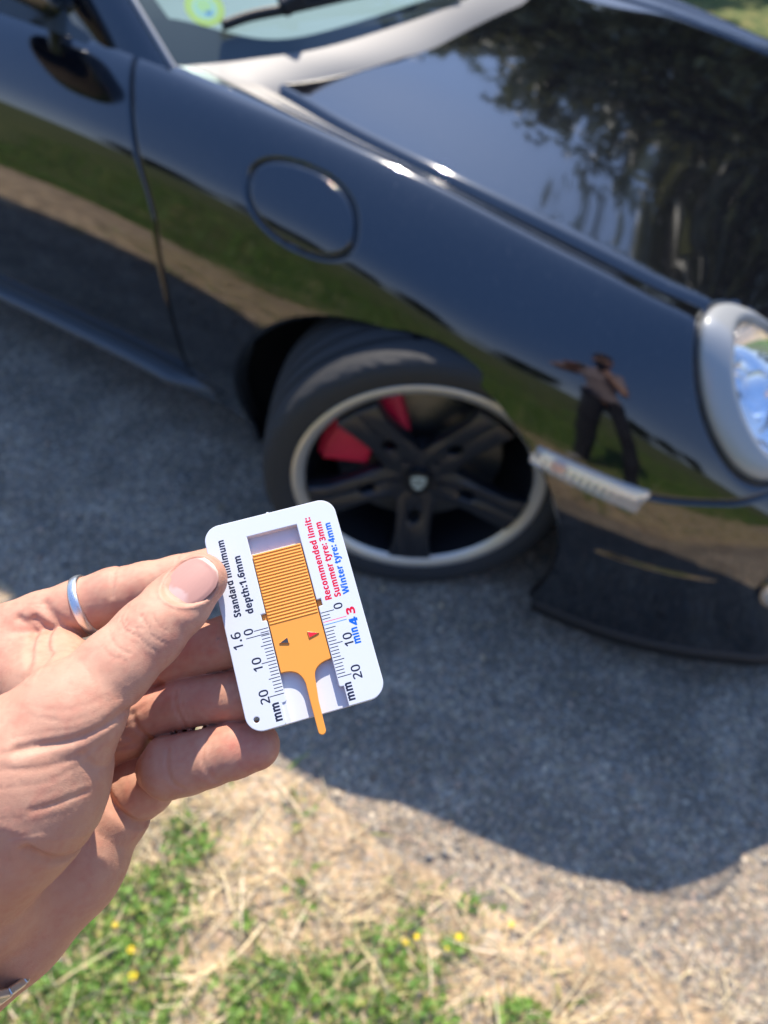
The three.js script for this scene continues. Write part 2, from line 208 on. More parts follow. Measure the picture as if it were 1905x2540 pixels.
// cross sections: x, then nine points [y, z] from the sill over flank, crown and bonnet seam to the middle
const ST = [
  [-3.45, [0.35, -0.42], [0.42, -0.36], [0.52, -0.34], [0.60, -0.35], [0.64, -0.38], [0.66, -0.42], [0.67, -0.5], [0.68, -0.6], [0.69, MID]],
  [-3.25, [0.26, -0.22], [0.36, -0.15], [0.52, -0.12], [0.64, -0.13], [0.70, -0.17], [0.74, -0.25], [0.76, -0.35], [0.77, -0.55], [0.78, MID]],
  [-2.85, [0.20, -0.08], [0.32, 0.0], [0.52, 0.035], [0.66, 0.025], [0.75, -0.005], [0.82, -0.09], [0.83, -0.2], [0.84, -0.5], [0.85, MID]],
  [-2.3, [0.17, -0.03], [0.31, 0.035], [0.50, 0.06], [0.68, 0.045], [0.79, 0.012], [0.875, -0.07], [0.885, -0.2], [0.89, -0.5], [0.89, MID]],
  [-1.8, [0.165, -0.05], [0.30, 0.01], [0.50, 0.03], [0.68, 0.016], [0.78, -0.012], [0.872, -0.09], [0.88, -0.2], [0.885, -0.5], [0.89, MID]],
  [-1.2, [0.165, -0.066], [0.33, -0.010], [0.56, 0.012], [0.68, -0.002], [0.775, -0.028], [0.860, -0.102], [0.87, -0.2], [0.875, -0.5], [0.88, MID]],
  [-0.85, [0.165, -0.070], [0.33, -0.018], [0.555, 0.002], [0.67, -0.010], [0.762, -0.036], [0.850, -0.112], [0.858, -0.2], [0.86, -0.5], [0.87, MID]],
  [-0.6, [0.165, -0.068], [0.33, -0.018], [0.54, 0.0], [0.65, -0.010], [0.748, -0.036], [0.838, -0.118], [0.835, -0.22], [0.84, -0.5], [0.85, MID]],
  [-0.4, [0.16, -0.056], [0.32, -0.012], [0.52, 0.002], [0.625, -0.008], [0.730, -0.034], [0.824, -0.122], [0.806, -0.25], [0.823, -0.5], [0.832, MID]],
  [-0.2, [0.15, -0.034], [0.30, -0.001], [0.49, 0.008], [0.605, -0.003], [0.712, -0.030], [0.806, -0.128], [0.784, -0.222], [0.806, -0.5], [0.817, MID]],
  [0.0, [0.13, -0.012], [0.28, 0.007], [0.45, 0.012], [0.585, 0.003], [0.692, -0.026], [0.782, -0.130], [0.767, -0.202], [0.786, -0.5], [0.796, MID]],
  [0.2, [0.115, -0.002], [0.27, 0.008], [0.42, 0.011], [0.54, 0.001], [0.650, -0.031], [0.748, -0.130], [0.741, -0.200], [0.757, -0.5], [0.768, MID]],
  [0.4, [0.11, -0.002], [0.25, 0.003], [0.39, 0.003], [0.505, -0.009], [0.618, -0.044], [0.716, -0.132], [0.712, -0.200], [0.718, -0.5], [0.732, MID]],
  [0.5, [0.11, -0.010], [0.24, -0.010], [0.38, -0.009], [0.485, -0.022], [0.585, -0.057], [0.686, -0.140], [0.694, -0.210], [0.688, -0.5], [0.700, MID]],
  [0.6, [0.11, -0.030], [0.23, -0.033], [0.37, -0.033], [0.46, -0.048], [0.540, -0.080], [0.612, -0.150], [0.635, -0.230], [0.635, -0.5], [0.655, MID]],
  [0.7, [0.11, -0.066], [0.22, -0.073], [0.37, -0.074], [0.44, -0.088], [0.487, -0.115], [0.528, -0.180], [0.548, -0.260], [0.565, -0.5], [0.590, MID]],
  [0.78, [0.11, -0.106], [0.22, -0.115], [0.35, -0.117], [0.41, -0.132], [0.445, -0.158], [0.472, -0.215], [0.488, -0.290], [0.505, -0.5], [0.530, MID]],
  [0.84, [0.11, -0.142], [0.21, -0.158], [0.33, -0.163], [0.38, -0.178], [0.41, -0.203], [0.43, -0.255], [0.443, -0.330], [0.46, -0.52], [0.480, MID]],
  [0.90, [0.12, -0.23], [0.20, -0.255], [0.31, -0.262], [0.35, -0.275], [0.375, -0.30], [0.39, -0.345], [0.40, -0.41], [0.41, -0.56], [0.425, MID]],
  [0.94, [0.15, -0.45], [0.21, -0.47], [0.28, -0.48], [0.31, -0.49], [0.325, -0.505], [0.335, -0.53], [0.34, -0.57], [0.345, -0.65], [0.35, MID]],
];
const NV = 8;
function hermite(p0, p1, p2, p3, x0, x1, x2, x3, x) { const t = (x - x1) / (x2 - x1), h = x2 - x1, m1 = (p2 - p0) / (x2 - x0) * h, m2 = (p3 - p1) / (x3 - x1) * h, t2 = t * t, t3 = t2 * t; return (2 * t3 - 3 * t2 + 1) * p1 + (t3 - 2 * t2 + t) * m1 + (-2 * t3 + 3 * t2) * p2 + (t3 - t2) * m2; }
const secCache = new Map();
function section(x) {
  const key = Math.round(x * 1e5); let c = secCache.get(key); if (c) return c;
  let i = 0; while (i < ST.length - 2 && x > ST[i + 1][0]) i++;
  const a = ST[Math.max(0, i - 1)], b = ST[i], d = ST[i + 1], e = ST[Math.min(ST.length - 1, i + 2)];
  const x0 = i ? a[0] : b[0] - 0.2, x3 = i < ST.length - 2 ? e[0] : d[0] + 0.1;
  c = []; for (let k = 1; k <= 9; k++) c.push([0, 1].map((q) => hermite(i ? a[k][q] : b[k][q], b[k][q], d[k][q], i < ST.length - 2 ? e[k][q] : d[k][q], x0, b[0], d[0], x3, x)));
  c.unshift([2 * c[0][0] - c[1][0], 2 * c[0][1] - c[1][1]]); c.push([c[8][0], 2 * MID - c[8][1]]);   // end tangents: level across the middle
  const kn = [0]; for (let k = 1; k < c.length; k++) kn.push(kn[k - 1] + Math.sqrt(Math.hypot(c[k][0] - c[k - 1][0], c[k][1] - c[k - 1][1])) + 1e-6);
  c.kn = kn; secCache.set(key, c); return c;
}
function surf(x, v) { // -> [y, z]
  const c = section(x), i = Math.min(Math.floor(v), NV - 1), k = c.kn, s = k[i + 1] + (k[i + 2] - k[i + 1]) * (v - i);
  return [0, 1].map((q) => hermite(c[i][q], c[i + 1][q], c[i + 2][q], c[i + 3][q], k[i], k[i + 1], k[i + 2], k[i + 3], s));
}
const flankV = (x, y) => { let lo = 0, hi = 5; for (let n = 0; n < 30; n++) { const m = (lo + hi) / 2; if (surf(x, m)[0] < y) lo = m; else hi = m; } return lo; };
const zAt = (x, y) => surf(x, flankV(x, y))[1];
const topV = (x, z) => { let lo = 2, hi = 8; for (let n = 0; n < 30; n++) { const m = (lo + hi) / 2; if (surf(x, m)[1] > z) lo = m; else hi = m; } return lo; };
const yAt = (x, z) => surf(x, topV(x, z))[0];
const skinPoint = (x, v) => { const [y, z] = surf(x, v); return V(x, y, z); };
const skinNormal = (x, v) => { const e = 0.004, a = skinPoint(x + e, v).sub(skinPoint(x - e, v)), b = skinPoint(x, Math.min(8, v + 0.03)).sub(skinPoint(x, Math.max(0, v - 0.03))); return b.cross(a).normalize().negate(); };
// openings and joints
const ARCH = { x: 0.045, y: 0.235, a: 0.385, b: 0.357 }, ARCHR = { x: -2.27, y: 0.25, a: 0.365, b: 0.36 };
const ellipseAt = (e, x, y) => Math.hypot((x - e.x) / e.a, (y - e.y) / e.b);
const cowlX = (z) => { const t = Math.abs(z - MID) / 0.53, w = clamp(t, 0, 1.3); return -0.248 - 0.010 * w * w - 0.13 * Math.pow(Math.max(0, w - 0.35), 1.7) / Math.pow(0.65, 1.7); };
const glassEdge = (z) => { const w = Math.abs(z - MID) / 0.675; return -0.305 - 0.05 * w * w - 0.18 * Math.pow(w, 4.2); };
const doorX = (y) => y > 0.6 ? -0.482 - 0.115 * Math.pow(clamp((y - 0.6) / 0.25, 0, 1.2), 1.4) : -0.482 - 0.01 * sstep(0.35, 0.2, y) ;
const LAMP = { x: 0.594, z: -0.187, a: 0.112, b: 0.101 };
const lampAt = (x, z) => Math.pow(Math.pow(Math.abs(x - LAMP.x) / LAMP.a, 2.2) + Math.pow(Math.abs(z - LAMP.z) / LAMP.b, 2.2), 1 / 2.2);
const FLAP = { x: -0.168, y: 0.718 };
function flapAt(x, y, z) { const dx = (x - FLAP.x), s = (y - FLAP.y) - 0.45 * (z + 0.046); return Math.pow(Math.pow(Math.abs(dx + 0.35 * s) / 0.108, 2.3) + Math.pow(Math.abs(s) / 0.070, 2.3), 1 / 2.3); }
const bumpY = (x) => 0.462 + 0.02 * sstep(0.52, 0.7, x) + 0.02 * sstep(0.64, 0.72, x);
const inFront = (x) => x > 0.30;
// groove depth at a body point (metres, pushed inwards)
function groove(x, y, z, v) {
  let g = 0; const line = (d, w, h) => { g = Math.max(g, h * Math.exp(-((d / w) ** 2))); };
  if (v < 5.6 && y > 0.19) line(x - doorX(y), 0.0034, 0.012);
  if (x < -0.38 && x > -2.0 && v < 2) line(y - 0.232 + 0.0, 0.005, 0.010);
  if (v > 2.5 && v < 5.3 && x > -0.33 && x < 0) line((flapAt(x, y, z) - 1) * 0.085, 0.0033, 0.010);
  if (x > cowlX(z) - 0.02 && x < 0.74 && v > 5 && v < 7) line((v - 6) * 0.085, 0.0045, 0.013);
  if (inFront(x) && x > 0.50 && x < 0.76 && v < 4.6 && v > 1) line(y - bumpY(x), 0.0028, 0.008);
  if (x > 0.47 && x < 0.70 && v < 3) line(y - 0.318 + 0.02 * (x - 0.5), 0.004, 0.0035 * sstep(0.47, 0.51, x) * sstep(0.70, 0.62, x));
  if (x > 0.4 && v > 3 && v < 7.2) line((lampAt(x, z) - 1) * 0.1, 0.004, 0.010);
  return g;
}
const CUTS = [
  (x, y, z, v) => v < 4.2 ? (ellipseAt(ARCH, x, y) - 1) * 0.37 : 1,
  (x, y, z, v) => v < 4.6 ? (ellipseAt(ARCHR, x, y) - 1) * 0.36 : 1,
  (x, y, z, v) => v > 2.6 && v < 7.4 ? (lampAt(x, z) - 1) * 0.1 : 1,
  (x, y, z, v) => v > 5 ? (x < -2.75 ? 1 : x - cowlX(z)) : 1,
];
function panelOf(x, y, z, v) {
  if (x < -0.37 && x > -2.0 && y < 0.232) return 'sill';
  if (v < 5.3 && x < doorX(y)) return x > -1.55 ? 'door' : 'rear_quarter';
  if (x < -1.6) return 'rear_quarter';
  if (v > 6 && x > -0.6) return x < 0.735 ? 'bonnet' : 'front_bumper';
  if (inFront(x) && y < bumpY(x) && v < 5) return 'front_bumper';
  if (x > 0.735) return 'front_bumper';
  if (v > 2.5 && v < 5.3 && x < 0.02 && x > -0.33 && flapAt(x, y, z) < 1) return 'fuel_flap';
  return 'front_wing';
}
function gridLines(list) { const r = []; for (const [a, b, s] of list) { const n = Math.max(1, Math.round((b - a) / s)); for (let i = 0; i < n; i++) r.push(a + (b - a) * i / n); } r.push(list[list.length - 1][1]); return r; }
function buildBody(side) { // side 1: the flank seen here; -1: the far one, coarser
  const f = side > 0 ? 1 : 2.6;
  const xs = gridLines([[-3.45, -1.3, 0.022], [-1.3, -0.64, 0.009 * f], [-0.64, -0.44, 0.0022 * f], [-0.44, -0.31, 0.005 * f], [-0.31, -0.03, 0.0028 * f], [-0.03, 0.42, 0.005 * f], [0.42, 0.78, 0.0036 * f], [0.78, 0.94, 0.006]]);
  const vs = gridLines([[0, 1, 0.06 * f], [1, 2.6, 0.022 * f], [2.6, 5, 0.024 * f], [5, 5.8, 0.05], [5.8, 6, 0.018], [6, 6.2, 0.018], [6.2, 8, 0.045]]);
  const nx = xs.length, nv = vs.length, P = new Float32Array(nx * nv * 3), Nn = new Float32Array(nx * nv * 3), cut = new Uint8Array(nx * nv), meta = [];
  for (let i = 0; i < nx; i++) for (let j = 0; j < nv; j++) { const k = i * nv + j, [y, z] = surf(xs[i], vs[j]); P[k * 3] = xs[i]; P[k * 3 + 1] = y; P[k * 3 + 2] = z; }
  const nrm = (A, k, i, j) => { const i0 = Math.max(0, i - 1), i1 = Math.min(nx - 1, i + 1), j0 = Math.max(0, j - 1), j1 = Math.min(nv - 1, j + 1), a = (i1 * nv + j) * 3, b = (i0 * nv + j) * 3, c = (i * nv + j1) * 3, d = (i * nv + j0) * 3;
    const ux = A[a] - A[b], uy = A[a + 1] - A[b + 1], uz = A[a + 2] - A[b + 2], wx = A[c] - A[d], wy = A[c + 1] - A[d + 1], wz = A[c + 2] - A[d + 2];
    let x = uy * wz - uz * wy, y = uz * wx - ux * wz, z = ux * wy - uy * wx; const L = Math.hypot(x, y, z) || 1; return [x / L, y / L, z / L]; };
  const Q = P.slice();
  for (let i = 0; i < nx; i++) for (let j = 0; j < nv; j++) { const k = i * nv + j, g = groove(P[k * 3], P[k * 3 + 1], P[k * 3 + 2], vs[j]); if (g > 1e-5) { const n = nrm(P, k, i, j); for (let q = 0; q < 3; q++) Q[k * 3 + q] -= n[q] * g; } }
  for (let i = 0; i < nx; i++) for (let j = 0; j < nv; j++) { const k = i * nv + j, n = nrm(Q, k, i, j); Nn[k * 3] = n[0]; Nn[k * 3 + 1] = n[1]; Nn[k * 3 + 2] = n[2]; }
  const val = new Float32Array(nx * nv), which = new Int8Array(nx * nv);
  for (let i = 0; i < nx; i++) for (let j = 0; j < nv; j++) { const k = i * nv + j; let m = 9, w = 0; CUTS.forEach((c, n) => { const d = c(P[k * 3], P[k * 3 + 1], P[k * 3 + 2], vs[j]); if (d < m) { m = d; w = n; } }); val[k] = m; which[k] = w; }
  // pull the vertices just inside an opening onto its edge
  const done = new Uint8Array(nx * nv), dropped = (a) => val[a] < 0;
  const quads = {};
  for (let i = 0; i < nx - 1; i++) for (let j = 0; j < nv - 1; j++) {
    const q = [i * nv + j, (i + 1) * nv + j, (i + 1) * nv + j + 1, i * nv + j + 1];
    if (q.every(dropped)) continue;
    for (const a of q) if (val[a] < 0 && !done[a]) {
      done[a] = 1; const v = vs[a % nv], c = CUTS[which[a]], e = 0.0015, x = P[a * 3], y = P[a * 3 + 1], z = P[a * 3 + 2], d = c(x, y, z, v);
      const gx = (c(x + e, y, z, v) - d) / e, gy = (c(x, y + e, z, v) - d) / e, gz = (c(x, y, z + e, v) - d) / e, L = gx * gx + gy * gy + gz * gz;
      if (L > 0.05 && d > -0.03) { const t = -d / L; Q[a * 3] += gx * t; Q[a * 3 + 1] += gy * t; Q[a * 3 + 2] += gz * t; }
    }
    const mx = (P[q[0] * 3] + P[q[2] * 3]) / 2, my = (P[q[0] * 3 + 1] + P[q[2] * 3 + 1]) / 2, mz = (P[q[0] * 3 + 2] + P[q[2] * 3 + 2]) / 2;
    (quads[panelOf(mx, my, mz, (vs[j] + vs[j + 1]) / 2)] ??= []).push(q);
  }
  const out = {};
  for (const [name, list] of Object.entries(quads)) {
    const map = new Map(), pos = [], nor = [], uv = [], idx = [];
    const id = (a) => { let r = map.get(a); if (r === undefined) { r = pos.length / 3; map.set(a, r); pos.push(Q[a * 3], Q[a * 3 + 1], side > 0 ? Q[a * 3 + 2] : 2 * MID - Q[a * 3 + 2]); nor.push(Nn[a * 3], Nn[a * 3 + 1], side * Nn[a * 3 + 2]); uv.push(Q[a * 3], Q[a * 3 + 1] - Q[a * 3 + 2]); } return r; };
    for (const q of list) { const [a, b, c, d] = q.map(id); side > 0 ? idx.push(a, b, c, a, c, d) : idx.push(a, c, b, a, d, c); }
    out[name] = { pos, nor, uv, idx };
  }
  return out;
}
const near = buildBody(1), farSide = buildBody(-1);
// dust and grime specks in the paint film
const parts = {};
const bodyGeo = (d) => geoFrom(d.pos, d.idx, { normal: d.nor, uv: d.uv });
const joinTwo = (a, b) => { const n = a.pos.length / 3; return { pos: a.pos.concat(b.pos), nor: a.nor.concat(b.nor), uv: a.uv.concat(b.uv), idx: a.idx.concat(b.idx.map((i) => i + n)) }; };
for (const name of ['front_wing', 'door', 'sill', 'rear_quarter']) { parts[name] = part(name, bodyGeo(near[name]), paint, car); part(name, bodyGeo(farSide[name]), paint, car); }
parts.fuel_flap = part('fuel_flap', bodyGeo(near.fuel_flap), paint, parts.front_wing, 'oval fuel filler flap');
for (const name of ['bonnet', 'front_bumper']) parts[name] = part(name, bodyGeo(joinTwo(near[name], farSide[name])), paint, car);
if (farSide.fuel_flap) part('front_wing', bodyGeo(farSide.fuel_flap), paint, car);

// rolled lips of the wheel openings, inner arches
for (const [E, nm] of [[ARCH, 1], [ARCHR, 2]]) for (const side of [1, -1]) {
  const at = (t, k, dz) => { const x = E.x + E.a * k * Math.cos(t), y = Math.max(0.10, E.y + E.b * k * Math.sin(t)), z = zAt(E.x + E.a * Math.cos(t), clamp(E.y + E.b * Math.sin(t), 0.12, 0.7)) + dz; return V(x, y, side > 0 ? z : 2 * MID - z); };
  const ts = []; for (let i = 0; i <= 60; i++) ts.push(-0.36 + i / 60 * (Math.PI + 0.72));
  const lip = [[1.0, 0], [0.992, -0.003], [0.975, -0.008], [0.968, -0.03]].map(([k, dz]) => ts.map((t) => at(t, k, dz)));
  part('arch_lip', sheet(lip), paint, car);
  part('wheel_well', sheet([[0.97, -0.028], [1.02, -0.05], [1.02, -0.34]].map(([k, dz]) => ts.map((t) => at(t, k, dz)))), wellBlack, car);
  const wall = new THREE.CircleGeometry(0.42, 24); wall.rotateY(side > 0 ? 0 : Math.PI); wall.translate(E.x, 0.3, side > 0 ? -0.33 : 2 * MID + 0.33);
  part('wheel_well', wall, wellBlack, car);
}
// floor of the car and black lower lip
{
  for (const side of [1, -1]) { const rows = [[0.002, 0.052], [0.030, 0.047], [0.040, 0.038], [0.036, 0.026], [0.020, 0.014], [-0.01, 0.006]].map(([dz, dy]) => { const r = []; for (let i = 0; i <= 50; i++) { const x = -1.90 + i / 50 * 1.47, [y, z] = surf(x, 0), e = Math.min(1, (50 - i) / 4); r.push(V(x, y + dy, side > 0 ? z + 0.012 + dz * e : 2 * MID - z - 0.012 - dz * e)); } return side > 0 ? r : r.reverse(); }); part('sill_strip', sheet(rows), std({ color: lin(0.07, 0.08, 0.09), roughness: 0.25 }), car); }
  const fl = []; for (let i = 0; i <= 30; i++) { const x = -3.3 + i / 30 * 4.15; const out = surf(x, 0), skip = ellipseAt(ARCH, x, 0.2) < 1.02 || ellipseAt(ARCHR, x, 0.2) < 1.02, z0 = skip ? -0.34 : out[1] - 0.01; fl.push([V(x, out[0] + 0.015, z0), V(x, out[0] + 0.015, 2 * MID - z0)]); }
  part('underbody', sheet(fl), wellBlack, car);
  const ls = []; for (let i = 0; i <= 26; i++) { const x = 0.405 + i / 26 * 0.535, [y, z] = surf(x, 0); ls.push([V(x, y + 0.012, z - 0.012), V(x + 0.004, y + 0.004, z + 0.003), V(x + 0.006, y - 0.022, z + 0.006), V(x, y - 0.026, z - 0.03)]); }
  part('front_spoiler', sheet(ls), trimBlack, car);
  part('front_spoiler', sheet(ls.map((r) => r.map((p) => V(p.x, p.y, 2 * MID - p.z)))), trimBlack, car);
  const fl2 = []; for (let j = 0; j <= 4; j++) fl2.push([0, 1, 2, 3, 4, 5, 6].map((i) => { const y = 0.12 + 0.5 * i / 6; return V(-0.352 - 0.02 * Math.sin(i), y * 0.55 + 0.02, -0.06 - 0.2 * j / 4); }));
}
// ---------------------------------------------------------------- headlight
const chrome = std({ color: lin(0.86, 0.88, 0.90), metalness: 1, roughness: 0.06 });
const clearGlass = phy({ color: 0xffffff, transmission: 1, roughness: 0.02, ior: 1.5, thickness: 0 });
for (const side of [1, -1]) {
  const lamp = new THREE.Group(); lamp.name = 'headlight'; if (side > 0) lamp.userData.label = 'oval headlight with pale grey surround'; car.add(lamp);
  const pt = (rho, t, lift, ox = 0, oz = 0) => { const e = 2.2, k = Math.pow(Math.abs(Math.cos(t)) ** e + Math.abs(Math.sin(t)) ** e, -1 / e); const x = LAMP.x + LAMP.a * rho * k * Math.cos(t) + ox, z = LAMP.z + LAMP.b * rho * k * Math.sin(t) + oz, v = topV(x, z), n = skinNormal(x, v), p = V(x, surf(x, v)[0], z).addScaledVector(n.z * 0 + n.y < 0 ? n.negate() : n, lift); if (side < 0) p.z = 2 * MID - p.z; return p; };
  const ringRows = (list, n = 64) => list.map(([rho, lift, ox = 0, oz = 0]) => { const r = []; for (let i = 0; i <= n; i++) r.push(pt(rho, -i / n * Math.PI * 2 * side, lift, ox, oz)); return r; });
  const IX = 0.019, IZ = -0.013;
  part('bezel', sheet(ringRows([[0.985, -0.008], [0.975, 0.003], [0.95, 0.007], [0.90, 0.012, IX * 0.35, IZ * 0.35], [0.83, 0.016, IX * 0.8, IZ * 0.8], [0.79, 0.015, IX, IZ], [0.775, 0.007, IX, IZ], [0.76, -0.012, IX, IZ]])), std({ color: lin(0.34, 0.35, 0.345), roughness: 0.3, metalness: 0.2 }), lamp);
  part('lens', sheet(ringRows([[0.772, 0.009, IX, IZ], [0.70, 0.020, IX, IZ], [0.55, 0.033, IX, IZ], [0.3, 0.044, IX, IZ], [0.12, 0.048, IX, IZ], [0.001, 0.049, IX, IZ]])), clearGlass, lamp);
  part('reflector', sheet(ringRows([[0.765, 0.002, IX, IZ], [0.68, -0.03, IX, IZ], [0.48, -0.045, IX, IZ], [0.36, -0.03, IX, IZ], [0.34, -0.055, IX, IZ], [0.2, -0.065, IX, IZ], [0.001, -0.068, IX, IZ]])), chrome, lamp);
  const c = pt(0.001, 0, -0.02, IX, IZ), proj = part('projector', new THREE.SphereGeometry(0.026, 24, 16), phy({ color: 0xffffff, transmission: 1, roughness: 0.02, ior: 1.5, thickness: 0.03 }), lamp); proj.position.copy(c);
}
// side turn signal with a clear lens, and the fog lamp
for (const side of [1, -1]) {
  const g = new THREE.Group(); g.name = 'side_turn_signal'; car.add(g);
  const at = (s, t, lift) => { const x = mix(0.333, 0.528, s), yc = mix(0.470, 0.448, s) , h = mix(0.020, 0.026, s), y = yc + (t - 0.5) * 2 * h, z = zAt(x, y) + lift; return V(x - (t < 0.5 ? 0.004 : 0), y, side > 0 ? z : 2 * MID - z); };
  const rows = (lift) => { const r = []; for (let j = 0; j <= 14; j++) { const row = []; for (let i = 0; i <= 30; i++) { const s = i / 30, t = j / 14, e = Math.min(1, Math.min(s, 1 - s) * 14, Math.min(t, 1 - t) * 5); row.push(at(s, t, lift * Math.sqrt(e) - 0.003 + 0.0008 * (i % 2))); } r.push(side > 0 ? row : row.reverse()); } return r; };
  part('lens', sheet(rows(0.013)), phy({ color: 0xffffff, transmission: 0.75, roughness: 0.12, thickness: 0, ior: 1.5 }), g);
  part('reflector', sheet(rows(0.003)), std({ color: lin(0.82, 0.83, 0.82), metalness: 0.85, roughness: 0.25 }), g);
  const b = part('bulb', new THREE.SphereGeometry(0.011, 16, 12), std({ color: lin(0.75, 0.25, 0.05), roughness: 0.3 }), g); b.position.copy(at(0.24, 0.5, 0.004)); b.scale.set(1.2, 1, 0.5);
  const f = new THREE.Group(); f.name = 'fog_lamp'; car.add(f);
  const fx = 0.795, fy = 0.305, fz = zAt(fx, fy), n = skinNormal(fx, flankV(fx, fy)); if (n.z < 0) n.negate();
  f.position.set(fx, fy, side > 0 ? fz : 2 * MID - fz); f.quaternion.setFromUnitVectors(V(0, 0, 1), V(n.x, n.y, side * n.z));
  const ring = part('bezel', new THREE.TorusGeometry(0.047, 0.007, 12, 40), paint, f);
  part('reflector', new THREE.SphereGeometry(0.06, 24, 12, 0, Math.PI * 2, 0, 0.9).rotateX(Math.PI / 2).scale(1, 1, 0.35).translate(0, 0, -0.012), std({ color: lin(0.8, 0.78, 0.72), metalness: 0.7, roughness: 0.25 }), f);
}
// ---------------------------------------------------------------- glass, cowl, pillars, roof, mirror, wiper
const GB = [V(-0.535, 0.822, -0.155), V(-0.457, 0.826, -0.285), V(-0.390, 0.832, -0.394), V(-0.338, 0.840, -0.615), V(-0.315, 0.845, MID)];
const gbCurve = new THREE.CatmullRomCurve3([...GB, ...GB.slice(0, 4).reverse().map((p) => V(p.x, p.y, 2 * MID - p.z))]);
const GT = [V(-1.14, 1.145, -0.305), V(-1.06, 1.170, -0.50), V(-1.01, 1.185, MID)];
const gtCurve = new THREE.CatmullRomCurve3([...GT, ...GT.slice(0, 2).reverse().map((p) => V(p.x, p.y, 2 * MID - p.z))]);
const screenAt = (s, t, lift = 0) => { const a = gbCurve.getPoint(s), b = gtCurve.getPoint(s), p = a.lerp(b, t); p.y += 0.035 * Math.sin(Math.PI * t) + lift * 0.87; p.x += lift * 0.45 + 0.012 * Math.sin(Math.PI * t); return p; };
{
  const rows = []; for (let j = 0; j <= 20; j++) { const r = []; for (let i = 0; i <= 40; i++) r.push(screenAt(i / 40, j / 20)); rows.push(r); }
  const glass = phy({ color: lin(0.80, 0.92, 0.92), transmission: 1, roughness: 0.01, ior: 1.52, thickness: 0 });
  const screen = part('windscreen', sheet(rows), glass, car, 'windscreen with black border and a round sticker');
  // black printed border under the glass
  const band = (fn, n) => { const a = [], b = []; for (let i = 0; i <= n; i++) { const [p, q] = fn(i / n); a.push(p); b.push(q); } return sheet([a, b]); };
  const frit = std({ color: lin(0.016, 0.017, 0.02), roughness: 0.4 });
  const wB = (s) => 0.045 + 0.10 * Math.exp(-(((s - 0.02) / 0.10) ** 2)) + 0.10 * Math.exp(-(((s - 0.98) / 0.10) ** 2));
  part('glass_border', join(band((s) => [screenAt(s, 0.0, -0.004), screenAt(s, wB(s), -0.004)], 60), band((t) => [screenAt(0.002, t, -0.0045), screenAt(0.035 + 0.02 * Math.exp(-t * 8), t, -0.0045)], 30), band((t) => [screenAt(0.965 - 0.02 * Math.exp(-t * 8), t, -0.0045), screenAt(0.998, t, -0.0045)], 30)), frit, screen);
  // round sticker behind the glass
  const cv = document.createElement('canvas'); cv.width = cv.height = 256; const c = cv.getContext('2d');
  c.fillStyle = '#d7dd3a'; c.fillRect(0, 0, 256, 256); c.fillStyle = '#b9d9c2'; c.beginPath(); c.arc(128, 128, 96, 0, 7); c.fill();
  c.strokeStyle = '#e6e63c'; c.lineWidth = 12; c.beginPath(); c.arc(128, 128, 84, 0, 7); c.stroke(); c.fillStyle = '#c9e08a'; c.beginPath(); c.arc(128, 110, 50, 0, 7); c.fill(); c.fillStyle = '#5b93b8'; c.fillRect(120, 150, 46, 34);
  const st = new THREE.CanvasTexture(cv); st.colorSpace = THREE.SRGBColorSpace;
  const ds = part('sticker', new THREE.CircleGeometry(0.036, 40), std({ map: st, roughness: 0.5, side: THREE.DoubleSide }), screen);
  const c0 = screenAt(0.105, 0.155, -0.003), e1 = screenAt(0.12, 0.155, -0.003).sub(screenAt(0.09, 0.155, -0.003)).normalize(), e2 = screenAt(0.105, 0.18, -0.003).sub(screenAt(0.105, 0.13, -0.003)).normalize(), e3 = e1.clone().cross(e2).normalize();
  ds.position.copy(c0); ds.quaternion.setFromRotationMatrix(new THREE.Matrix4().makeBasis(e1, e3.clone().cross(e1), e3));
  // grey cowl panel between glass and bonnet
  const cw = [[], [], [], []];
  for (let i = 0; i <= 70; i++) { const s = i / 70, g = screenAt(s, 0, 0.002), z = g.z; const nz = mix(z, MID, 0.10), hx = Math.max(cowlX(nz) + 0.006, g.x + 0.012), hz = z + (z > MID ? -1 : 1) * 0.012 * 0, hy = yAt(Math.min(hx, 0), Math.max(z, 2 * MID - z) ) ; const hyy = surf(hx, topV(hx, z > MID ? z : 2 * MID - z))[0] - 0.005;
    cw[0].push(g); cw[1].push(V(mix(g.x, hx, 0.12), mix(g.y, hyy, 0.12) + 0.007, z)); cw[2].push(V(mix(g.x, hx, 0.7), mix(g.y, hyy, 0.7) + 0.006, z)); cw[3].push(V(hx, hyy - 0.004, z)); }
  part('cowl_panel', sheet(cw), std({ color: lin(0.17, 0.17, 0.165), roughness: 0.55 }), car, 'pale grey plastic cowl below the windscreen');
  // bright trim along the glass edge
  const edge = (s, lift) => { const r = []; for (let i = 0; i <= 24; i++) r.push(screenAt(s, i / 24, lift)); return r; };
  for (const s of [0.0, 1.0]) part('screen_trim', tube(edge(s, 0.004), 0.0055, 40, 8), std({ color: lin(0.33, 0.33, 0.33), roughness: 0.35, metalness: 0.3 }), car);
  // pillars
  for (const s of [0, 1]) {
    const rows2 = [[0, 0, 0], [0.012, -0.006, 0.004], [0.03, -0.014, -0.006], [0.05, -0.03, -0.03], [0.052, -0.05, -0.05]].map(([dz, dx, dy]) => { const r = []; for (let i = 0; i <= 30; i++) { const t = i / 30, p = screenAt(s, t, 0.001), k = 1 + 0.15 * (1 - t); r.push(V(p.x + dx * 1.6 * k, p.y + dy * k, p.z + (s ? -1 : 1) * dz * k)); } return r; });
    part('pillar', sheet(s ? rows2.map((r) => r.reverse()) : rows2), paint, car);
  }
